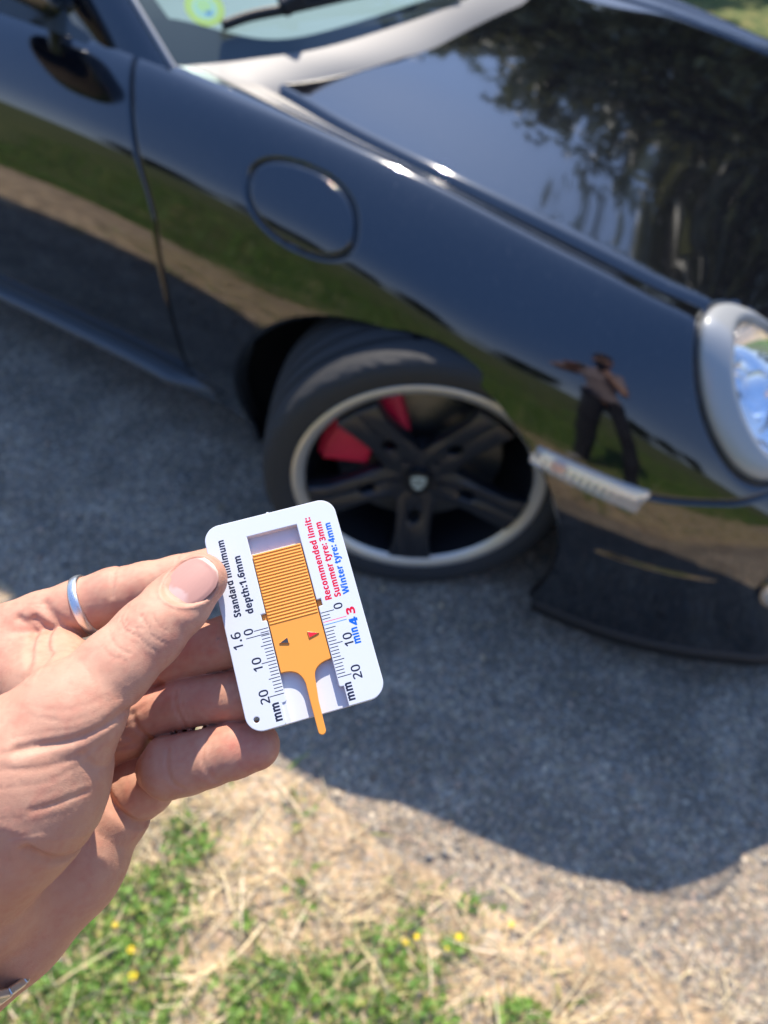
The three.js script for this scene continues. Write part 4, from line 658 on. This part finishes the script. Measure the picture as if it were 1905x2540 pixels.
const CREASES = [
 [[[-71.7, -26.6], [-72.8, -29.0], [-71.0, -31.6], [-66.9, -34.0]], 0.28, 0.45], [[[-69.5, -26.1], [-71.1, -28.2], [-70.0, -30.9], [-65.5, -32.1]], 0.2, 0.4],
 [[[-66.9, -28.5], [-64.7, -31.4], [-63.8, -33.5], [-60.4, -36.2]], 0.3, 0.45], [[[-68.3, -30.4], [-67.4, -32.8], [-64.5, -36.2], [-62.1, -38.6]], 0.22, 0.4],
 [[[-74.8, -32.5], [-72.0, -35.8], [-68.2, -38.2]], 0.22, 0.45], [[[-76.2, -35.3], [-72.9, -38.2], [-69.1, -39.6]], 0.15, 0.4],
 [[[-64.0, -28.5], [-61.9, -31.4], [-59.7, -33.0]], 0.18, 0.4], [[[-63.1, -37.1], [-62.3, -39.5], [-63.1, -41.0]], 0.15, 0.35],
 [[[-79.9, -39.8], [-77.1, -42.6], [-75.7, -44.9]], 0.1, 0.5], [[[-88.8, -49.2], [-82.6, -50.5], [-76.4, -49.6], [-72.8, -48.3]], 0.14, 0.7],
 [[[-85.3, -51.9], [-79.6, -53.2], [-74.3, -51.9]], 0.12, 0.6], [[[-90.5, -58.9], [-86.5, -58.4], [-80.1, -57.9], [-75.8, -56.9], [-72.5, -55.4], [-70.0, -53.6]], 1.15, 1.25],
 [[[-93.7, -59.5], [-85.2, -58.7], [-79.2, -58.3]], 0.3, 0.7], [[[-93.2, -62.6], [-84.7, -63.5], [-78.4, -62.2], [-72.9, -59.2], [-68.2, -55.0]], 0.35, 0.9],
 [[[-92.2, -56.3], [-85.3, -55.4], [-78.3, -55.0], [-73.2, -53.3]], 0.2, 0.7], [[[-93.2, -66.9], [-83.9, -66.9], [-76.3, -64.3]], 0.18, 0.7],
 [[[-93.2, -74.5], [-86.4, -74.1], [-79.6, -71.5]], 0.12, 0.7], [[[-92.7, -49.7], [-87.5, -51.9], [-83.1, -52.4]], 0.12, 0.6],
 [[[-106.7, -32.7], [-102.2, -36.2], [-98.6, -39.8], [-95.1, -41.3]], 1.7, 1.3], [[[-111.3, -32.7], [-108.2, -34.2], [-103.7, -39.8], [-100.6, -42.3]], 1.2, 1.3],
 [[[-104.6, -28.8], [-100.9, -32.5], [-96.7, -36.2], [-93.0, -38.4]], 1.2, 1.5], [[[-84.9, -17.4], [-84.1, -21.5], [-83.8, -25.9]], 0.4, 0.7],
 [[[-65.5, -14.0], [-64.9, -16.8]], 0.25, 0.6], [[[-63.9, -55.3], [-63.3, -59.5], [-61.7, -63.3], [-61.2, -66.5]], 0.4, 0.7],
 [[[-62.3, -54.2], [-61.2, -59.0], [-59.8, -62.7]], 0.25, 0.6], [[[-46.7, -50.3], [-45.6, -55.6], [-44.6, -60.9]], 0.35, 0.7],
 [[[-64.6, -71.1], [-64.1, -75.3], [-62.5, -79.5], [-59.6, -82.2]], 0.4, 0.8], [[[-53.1, -67.9], [-53.6, -71.6], [-52.3, -75.7], [-49.7, -79.9]], 0.4, 0.8],
 [[[-51.3, -69.5], [-51.8, -73.1], [-50.2, -77.8]], 0.18, 0.6], [[[-73.3, -70.5], [-74.3, -77.0], [-72.7, -83.4], [-69.5, -87.7]], 0.9, 1.1],
 [[[-76.9, -62.2], [-75.8, -66.0], [-73.6, -69.3]], 0.6, 0.9], [[[-86.1, -72.9], [-80.8, -72.6], [-77.0, -72.0]], 0.5, 0.8],
 [[[-88.0, -83.0], [-84.8, -88.9], [-80.2, -94.5], [-76.0, -99.5]], 2.2, 1.2], [[[-85.3, -85.7], [-84.6, -87.5], [-82.8, -89.3]], 0.2, 0.8],
].map(([p, d, w]) => { const c = new THREE.CatmullRomCurve3(p.map(([x, y]) => V(x, y, 0))).getPoints(p.length * 5); return { p: c, d, w, x0: Math.min(...c.map((q) => q.x)) - 3 * w, x1: Math.max(...c.map((q) => q.x)) + 3 * w, y0: Math.min(...c.map((q) => q.y)) - 3 * w, y1: Math.max(...c.map((q) => q.y)) + 3 * w }; });
// the thumb's nail: a frame on its last bone
const NA = V(...HAND.thumb[4]), NB = V(...HAND.thumb[5]), NAX = NB.clone().sub(NA).normalize();
const NUP = V(-0.20, 0.24, 0.95).addScaledVector(NAX, -V(-0.20, 0.24, 0.95).dot(NAX)).normalize(), NSI = NAX.clone().cross(NUP).normalize();
const NC = V(-55.8, -22.7, -225.9), NL = 8.1, NW = 6.8;
function nailPlace(x, y, z) { const dx = x - NC.x, dy = y - NC.y, dz = z - NC.z; return [dx * NAX.x + dy * NAX.y + dz * NAX.z, dx * NSI.x + dy * NSI.y + dz * NSI.z, dx * NUP.x + dy * NUP.y + dz * NUP.z]; }
const cardAt = (x, y, z) => { const dx = x - TL.x, dy = y - TL.y, dz = z - TL.z; return [dx * E1.x + dy * E1.y + dz * E1.z, dx * E2.x + dy * E2.y + dz * E2.z, dx * EN.x + dy * EN.y + dz * EN.z]; };
const FINGERS = ['index', 'middle', 'ring', 'pinky', 'pinkyRoot', 'ringRoot'];
function handField(x, y, z) {
  let palm = 1e9;
  for (const c of PALM) palm = smin(palm, chain(c, 3, x, y, z), 7);
  let th = chain(HAND.thumb, 2.5, x, y, z);
  const [na, nb, nu] = nailPlace(x, y, z);
  if (na < 16) th = smax(th, nu - 6.9 + 0.02 * nb * nb - 7 * sstep(5, 17, -na), 3);
  const [cu, cv, cw] = cardAt(x, y, z);
  th = smax(th, 0.05 - cw, 1.2);
  th = smin(th, chain(HAND.thenar, 4, x, y, z), 7);
  let d = smin(th, palm, x < -118 ? 8 : mix(1.6, 8, sstep(-104, -118, x)));
  const inCard = Math.max(-cu, cu - CW, -cv, cv - CH);
  let fingers = 1e9;
  for (const n of FINGERS) {
    let f = chain(HAND[n], 1.6, x, y, z);
    if (inCard < 3) f = smax(f, Math.min(cw + DEEP + 1.25, 99), 1.0);
    fingers = smin(fingers, f, 0.5);
  }
  d = smin(d, fingers, 1.1);
  if (d > 3 || d < -3) return d;
  for (const c of CREASES) {
    if (x < c.x0 || x > c.x1 || y < c.y0 || y > c.y1) continue;
    let m = 1e9; for (let i = 0; i + 1 < c.p.length; i++) { const a = c.p[i], b = c.p[i + 1], bx = b.x - a.x, by = b.y - a.y, t = clamp(((x - a.x) * bx + (y - a.y) * by) / (bx * bx + by * by + 1e-9), 0, 1), q = (x - a.x - bx * t) ** 2 + (y - a.y - by * t) ** 2; if (q < m) m = q; }
    const w = c.w * 1.1, q = c.d * (c.d < 0.37 ? 0.6 : 0.8), e = Math.exp(-m / (w * w)); d += q * e - q * 0.25 * Math.exp(-m / (w * w * 7));
  }
  // the bed of the nail, sunk a little so that the skin folds round it
  if (nu > 2) { const q = Math.sqrt((na / (NL + 0.15)) ** 2 + (nb / (NW + 0.15)) ** 2); d += 0.42 * (1 - sstep(0.9, 1.04, q)) - 0.38 * Math.exp(-(((q - 1.1) / 0.09) ** 2)) * (na < 4 ? 1 : 0.3); }
  d += 0.07 * fbm(x * 0.33, y * 0.33, z * 0.33, 3) + 0.035 * noise(x * 1.7, y * 1.7, z * 1.7);
  return d;
}
// soft swellings: thumb pad, knuckles
const skinTone = (x, y, z, nx, ny, nz) => {
  let red = 0.5 * fbm(x * 0.11 + 7, y * 0.11, z * 0.11, 3) + 0.55 * fbm(x * 0.5, y * 0.5, z * 0.5 + 3, 3);
  const tip = (p, r) => Math.exp(-(((x - p[0]) ** 2 + (y - p[1]) ** 2 + (z - p[2]) ** 2) / (r * r)));
  red += 0.75 * tip(HAND.pinky[4], 13) + 0.5 * tip(HAND.middle[2], 16) + 0.45 * tip(HAND.thumb[3], 9) + 0.4 * tip(HAND.ring[1], 12) + 0.3 * tip(HAND.pinkyRoot[1], 12) + 0.35 * tip(HAND.index[3], 11) + 0.4 * tip([-112, -36, -232], 12) + 0.4 * tip(HAND.thumb[5], 8);
  const pale = 0.5 + 0.5 * fbm(x * 0.2, y * 0.2 + 9, z * 0.2, 3);
  red = clamp(red, -0.4, 1.2);
  return [mix(0.54, 0.50, clamp(red, 0, 1)), mix(0.298, 0.178, clamp(red, 0, 1)) + 0.06 * (pale - 0.5), mix(0.205, 0.128, clamp(red, 0, 1)) + 0.05 * (pale - 0.5)].map((c) => c * (0.96 + 0.10 * pale));
};
// ---------------------------------------------------------------- the person behind the hand (metres), who the paint mirrors
const PB = V(0.69, 0, 1.16), PF = V(-0.477, 0, -0.879), PL = V(-0.879, 0, 0.477);
const bp = (l, h, f, r) => [PB.x + l * PL.x + f * PF.x, h, PB.z + l * PL.z + f * PF.z, r];
const wristWorld = V(WRISTEND[0], WRISTEND[1], WRISTEND[2]).applyMatrix4(handFrame), wristW2 = V(...HAND.wrist[1].slice(0, 3)).applyMatrix4(handFrame);
const elbowL = [0.40, 1.05, 1.15, 0.042], elbowR = bp(-0.25, 1.04, 0.13, 0.042);
const person = thing('person', 'person in grey shirt and dark trousers whose left hand holds the white gauge', 'person', [PB.x, 0, PB.z]);
const B = {
  legs: [1, -1].map((s) => [bp(s * 0.085, 0.80, 0, 0.088), bp(s * 0.155, 0.44, 0.03, 0.058), bp(s * 0.19, 0.25, 0.01, 0.056), bp(s * 0.215, 0.07, 0.0, 0.040)]),
  trunk: [bp(0, 0.82, 0, 0.115), bp(0, 0.98, 0.01, 0.105), bp(0, 1.14, 0.015, 0.118), bp(0, 1.24, 0.01, 0.105)],
  shoulders: [bp(0.155, 1.28, 0, 0.055), bp(0, 1.29, 0, 0.07), bp(-0.155, 1.28, 0, 0.055)],
  hips: [bp(0.075, 0.82, 0, 0.095), bp(-0.075, 0.82, 0, 0.095)],
  neck: [bp(0, 1.28, 0, 0.055), bp(0, 1.40, 0.03, 0.05)],
  armL: [bp(0.165, 1.27, 0, 0.052), elbowL, [wristWorld.x, wristWorld.y, wristWorld.z, 0.0225], [wristW2.x, wristW2.y, wristW2.z, 0.021]],
  armR: [bp(-0.165, 1.27, 0, 0.052), elbowR, bp(-0.085, 1.19, 0.19, 0.026), bp(-0.07, 1.235, 0.20, 0.03)],
};
const HC = bp(0, 1.50, 0.045), hd = (x, y, z) => { const dx = x - HC[0], dz = z - HC[2]; return [dx * PL.x + dz * PL.z, y - HC[1], dx * PF.x + dz * PF.z]; };
const ell = (a, b, c, rx, ry, rz) => { const k = Math.hypot(a / rx, b / ry, c / rz); return (k - 1) * Math.min(rx, ry, rz); };
function headField(x, y, z) {
  const [l, h, f] = hd(x, y, z);
  let d = smin(ell(l, h - 0.01, f + 0.005, 0.072, 0.095, 0.09), ell(l, h + 0.055, f - 0.03, 0.05, 0.05, 0.055), 0.04);
  d = smin(d, ell(l, h + 0.012, f - 0.092, 0.012, 0.022, 0.016), 0.012);
  for (const s of [-1, 1]) { d = smin(d, ell(l - s * 0.074, h + 0.005, f + 0.005, 0.01, 0.03, 0.018), 0.006); d = smax(d, -(Math.hypot(l - s * 0.03, h - 0.008, f - 0.088) - 0.012), 0.01); d = Math.min(d, Math.hypot(l - s * 0.03, h - 0.008, f - 0.076) - 0.011); }
  return smax(d, -ell(l, h + 0.058, f - 0.088, 0.022, 0.003, 0.008), 0.006);
}
const armsField = (x, y, z) => Math.min(chain(B.armL, 0.02, x, y, z), chain(B.armR, 0.02, x, y, z));
function trunkField(x, y, z) { let d = chain(B.trunk, 0.05, x, y, z); d = smin(d, chain(B.shoulders, 0.03, x, y, z), 0.08); return smin(d, chain(B.hips, 0.02, x, y, z), 0.06); }
const legsField = (x, y, z) => Math.min(chain(B.legs[0], 0.03, x, y, z), chain(B.legs[1], 0.03, x, y, z));
const bodyField = (x, y, z) => smin(smin(smin(smin(trunkField(x, y, z), legsField(x, y, z), 0.05), armsField(x, y, z), 0.03), chain(B.neck, 0.02, x, y, z), 0.04), headField(x, y, z), 0.03);
const folds = (x, y, z) => 0.006 * fbm(x * 9, y * 5, z * 9, 2);
const sleeveEnd = (x, y, z) => Math.max(Math.hypot(x - elbowL[0], y - elbowL[1], z - elbowL[2]), 0);
function shirtField(x, y, z) {
  const up = (a) => [a[0], a[1], a[2], a[3] + 0.012], half = (c) => [up(c[0]), [mix(c[0][0], c[1][0], 0.7), mix(c[0][1], c[1][1], 0.7), mix(c[0][2], c[1][2], 0.7), c[1][3] + 0.022]];
  let d = trunkField(x, y, z) - 0.016; d = smin(d, chain(shirtArms[0], 0.02, x, y, z), 0.03); d = smin(d, chain(shirtArms[1], 0.02, x, y, z), 0.03);
  return Math.max(d + folds(x, y, z), 0.78 - y, y - 1.325);
}
const shirtArms = [B.armL, B.armR].map((c) => [[...c[0].slice(0, 3), c[0][3] + 0.014], [mix(c[0][0], c[1][0], 0.7), mix(c[0][1], c[1][1], 0.7), mix(c[0][2], c[1][2], 0.7), c[1][3] + 0.026]]);
const trouserField = (x, y, z) => Math.max(smin(legsField(x, y, z), chain(B.hips, 0.02, x, y, z), 0.05) - 0.014 + folds(x + 3, y, z), 0.05 - y, y - 0.84);
const boxLo = [PB.x - 0.5, -0.02, PB.z - 0.42], boxHi = [PB.x + 0.4, 1.66, PB.z + 0.36];
const local = (m, color, uvScale) => { for (let i = 0; i < m.pos.length; i += 3) { m.pos[i] -= PB.x; m.pos[i + 2] -= PB.z; } const uv = []; for (let i = 0; i < m.pos.length; i += 3) uv.push(m.pos[i] + 0.4 * m.pos[i + 2], m.pos[i + 1] - 0.3 * m.pos[i + 2]); return geoFrom(m.pos, m.idx, { normal: m.nor, color, uv }); };
{
  // fine grain of the skin
  const sk = dataTex(512, 512, (i, j) => { const u = i / 512, w = j / 512, T = 6.28318; const per = (f, s) => noise(Math.cos(u * T) * f + s, Math.sin(u * T) * f + Math.cos(w * T) * f, Math.sin(w * T) * f + s); const v = 128 + 60 * per(9, 1) + 50 * per(19, 5) + 30 * Math.abs(per(14, 9)); return [v, v, v]; }, { rep: [1 / 0.012, 1 / 0.012] });
  const skin = phy({ color: 0xffffff, vertexColors: true, roughness: 0.5, ior: 1.4, specularIntensity: 0.8, sheen: 0.25, sheenRoughness: 0.5, sheenColor: lin(0.9, 0.5, 0.4), bumpMap: sk, bumpScale: 0.00010 });
  const fine = nets(handField, [-175, -175, -275], [-22, 2, -178], 0.8);
  const bodyMesh = nets(bodyField, boxLo, boxHi, 0.014);
  const pos = [], nor = [], idx = [], col = [], uv = [], p = V(0, 0, 0), q = V(0, 0, 0), fr = new THREE.Matrix4().makeBasis(CR, CU, CB);
  for (let i = 0; i < fine.pos.length; i += 3) {
    const [x, y, z] = [fine.pos[i], fine.pos[i + 1], fine.pos[i + 2]];
    col.push(...skinTone(x, y, z)); uv.push((x + 0.4 * z) / 1000, (y - 0.35 * z) / 1000);
    p.set(x, y, z).applyMatrix4(handFrame); q.set(fine.nor[i], fine.nor[i + 1], fine.nor[i + 2]).applyMatrix4(fr);
    pos.push(p.x - PB.x, p.y, p.z - PB.z); nor.push(q.x, q.y, q.z);
  }
  for (const i of fine.idx) idx.push(i);
  const base = pos.length / 3;
  for (let i = 0; i < bodyMesh.pos.length; i += 3) { pos.push(bodyMesh.pos[i] - PB.x, bodyMesh.pos[i + 1], bodyMesh.pos[i + 2] - PB.z); nor.push(bodyMesh.nor[i], bodyMesh.nor[i + 1], bodyMesh.nor[i + 2]); col.push(0.58, 0.34, 0.255); uv.push(bodyMesh.pos[i], bodyMesh.pos[i + 1]); }
  for (const i of bodyMesh.idx) idx.push(i + base);
  part('body', geoFrom(pos, idx, { normal: nor, color: col, uv }), skin, person);
  const cloth = (c) => std({ color: c, roughness: 0.95, bumpMap: sk, bumpScale: 0.0004 });
  part('shirt', local(nets(shirtField, boxLo, boxHi, 0.014)), cloth(lin(0.30, 0.25, 0.28)), person);
  part('trousers', local(nets(trouserField, boxLo, boxHi, 0.014)), cloth(lin(0.02, 0.022, 0.03)), person);
  for (const s of [1, -1]) {
    const f = (x, y, z) => { const a = bp(s * 0.215, 0.035, -0.02, 0.036), b = bp(s * 0.235, 0.026, 0.12, 0.03); return Math.max(cone(0, a, b, x, y, z), 0.004 - y); };
    part('shoe', local(nets(f, boxLo, [boxHi[0], 0.12, boxHi[2]], 0.009)), std({ color: lin(0.35, 0.34, 0.33), roughness: 0.8 }), person);
  }
  const hair = (x, y, z) => { const [l, h, f] = hd(x, y, z); const rim = Math.max(-(h - 0.035 + 0.55 * (f - 0.05)), 0); return smax(headField(x, y, z) - 0.013 + 0.004 * noise(x * 60, y * 25, z * 60), rim > 0 ? rim * 1.2 - 0.002 : -0.02, 0.01); };
  part('hair', local(nets(hair, [HC[0] - 0.16, 1.36, HC[2] - 0.16], [HC[0] + 0.16, 1.66, HC[2] + 0.16], 0.006)), std({ color: lin(0.05, 0.032, 0.02), roughness: 0.7 }), person);
  // thumbnail
  const rows = [], cols = [], N = 26, M = 22;
  const nailPos = [], nailCol = [], nailIdx = [];
  for (const top of [1, 0]) for (let i = 0; i <= N; i++) for (let j = 0; j <= M; j++) {
    // disc-like grid: rings of a rounded outline
    const rr = i / N, a = j / M * Math.PI * 2; let la = Math.cos(a) * rr, lb = Math.sin(a) * rr;
    const e = 2.5, k = Math.pow(Math.abs(Math.cos(a)) ** e + Math.abs(Math.sin(a)) ** e, -1 / e); la *= k; lb *= k;
    const na = la * NL, nb = lb * NW * (1 + 0.04 * la);
    const u = 6.55 - 0.034 * nb * nb - 0.006 * (na + 3) * (na + 3) + (top ? 0.12 + (la > 0.7 ? 0.16 * sstep(0.7, 1, la) : 0) : -0.35) - (top ? 0.30 * sstep(0.86, 1, rr) : 0);
    p.set(NC.x, NC.y, NC.z).addScaledVector(NAX, na).addScaledVector(NSI, nb).addScaledVector(NUP, u).applyMatrix4(handFrame);
    nailPos.push(p.x - PB.x, p.y, p.z - PB.z);
    const lun = 1 - sstep(0.85, 1.0, Math.hypot((la + 1.0) / 0.62, (lb - 0.1) / 0.75)), edge = sstep(0.80, 0.88, la - 0.10 * (1 - lb * lb) + 0.06), st = 0.5 + 0.5 * noise(nb * 2.2, na * 0.15, 3);
    let c = [0.50, 0.268, 0.218]; c = c.map((v, n) => mix(v, [0.60, 0.42, 0.38][n], 0.8 * lun)); c = c.map((v, n) => mix(v, [0.66, 0.56, 0.45][n], edge)); nailCol.push(...c.map((v) => v * (0.95 + 0.08 * st)));
  }
  const H = (N + 1) * (M + 1), W = M + 1;
  for (let i = 0; i < N; i++) for (let j = 0; j < M; j++) { const a = i * W + j, b = a + 1, c = a + W, d = c + 1; nailIdx.push(a, c, d, a, d, b, a + H, d + H, c + H, a + H, b + H, d + H); if (i === N - 1) nailIdx.push(c, c + H, d + H, c, d + H, d); }
  part('thumbnail', geoFrom(nailPos, nailIdx, { color: nailCol }), phy({ color: 0xffffff, vertexColors: true, roughness: 0.48, ior: 1.45 }), person, 'short rounded thumbnail');
}
// ring on the index finger
{
  const a = V(...HAND.index[1].slice(0, 3)), b = V(...HAND.index[3].slice(0, 3)), ax = b.clone().sub(a).normalize(), at = V(-95.0, -29.8, -244.9).applyMatrix4(handFrame);
  const ring = tag(new THREE.Mesh(), 'plain silver band ring on the index finger', 'ring');
  ring.name = 'finger_ring'; ring.castShadow = ring.receiveShadow = true;
  const prof = []; for (let i = 0; i <= 12; i++) { const t = i / 12 * Math.PI; prof.push(new THREE.Vector2(0.0093 + 0.0009 * Math.sin(t) ** 0.7, -Math.cos(t) * 0.00155)); } prof.push(new THREE.Vector2(0.0092, 0.00155), new THREE.Vector2(0.0092, -0.00155), prof[0].clone());
  ring.geometry = new THREE.LatheGeometry(prof, 72);
  const scr = dataTex(256, 64, (i, j) => { const v = 90 + 40 * noise(i * 0.9, j * 0.25, 1) + 40 * noise(i * 0.15, j * 0.9, 4); return [v, v, v]; });
  ring.material = std({ color: lin(0.80, 0.80, 0.79), metalness: 1, roughness: 1, roughnessMap: scr });
  ring.position.copy(at); ring.quaternion.setFromUnitVectors(V(0, 1, 0), ax.clone().transformDirection(handFrame));
  scene.add(ring);
}
// wristwatch: a steel link bracelet
{
  const c = V(-127.6, -121.6, -228).applyMatrix4(handFrame), ax = V(-0.8, -0.6, 0.02).normalize().transformDirection(handFrame);
  const watch = thing('wristwatch', 'steel link bracelet of a wristwatch round the wrist', 'wristwatch', [c.x, c.y, c.z]);
  watch.quaternion.setFromUnitVectors(V(0, 1, 0), ax);
  const steel = std({ color: lin(0.62, 0.60, 0.57), metalness: 1, roughness: 0.28 });
  for (let i = 0; i < 22; i++) for (const [w, o, h] of [[0.0045, -0.005, 0.0026], [0.0046, 0, 0.003], [0.0045, 0.005, 0.0026]]) {
    const a = i / 22 * Math.PI * 2, m = part('link', new RoundedBoxGeometry(0.0074, w, h, 2, 0.0006), steel, watch);
    m.position.set(Math.cos(a) * 0.0262, o, Math.sin(a) * 0.0262); m.rotation.y = -a + Math.PI / 2;
  }
}
// the phone that takes the picture
{
  const phone = thing('smartphone', 'dark smartphone held up by the person', 'phone', [0, 0, 0]);
  const c = CP.clone().addScaledVector(CB, 0.03).addScaledVector(CU, -0.055).addScaledVector(CR, 0.022);
  phone.position.copy(c); phone.quaternion.copy(camera.quaternion);
  part('case', new RoundedBoxGeometry(0.074, 0.15, 0.008, 4, 0.0035), std({ color: lin(0.03, 0.03, 0.035), roughness: 0.5 }), phone);
  const sc = part('screen', new RoundedBoxGeometry(0.068, 0.143, 0.0006, 2, 0.0003), std({ color: lin(0.02, 0.02, 0.02), roughness: 0.1 }), phone); sc.position.z = 0.0043;
}

renderer.render(scene, camera);
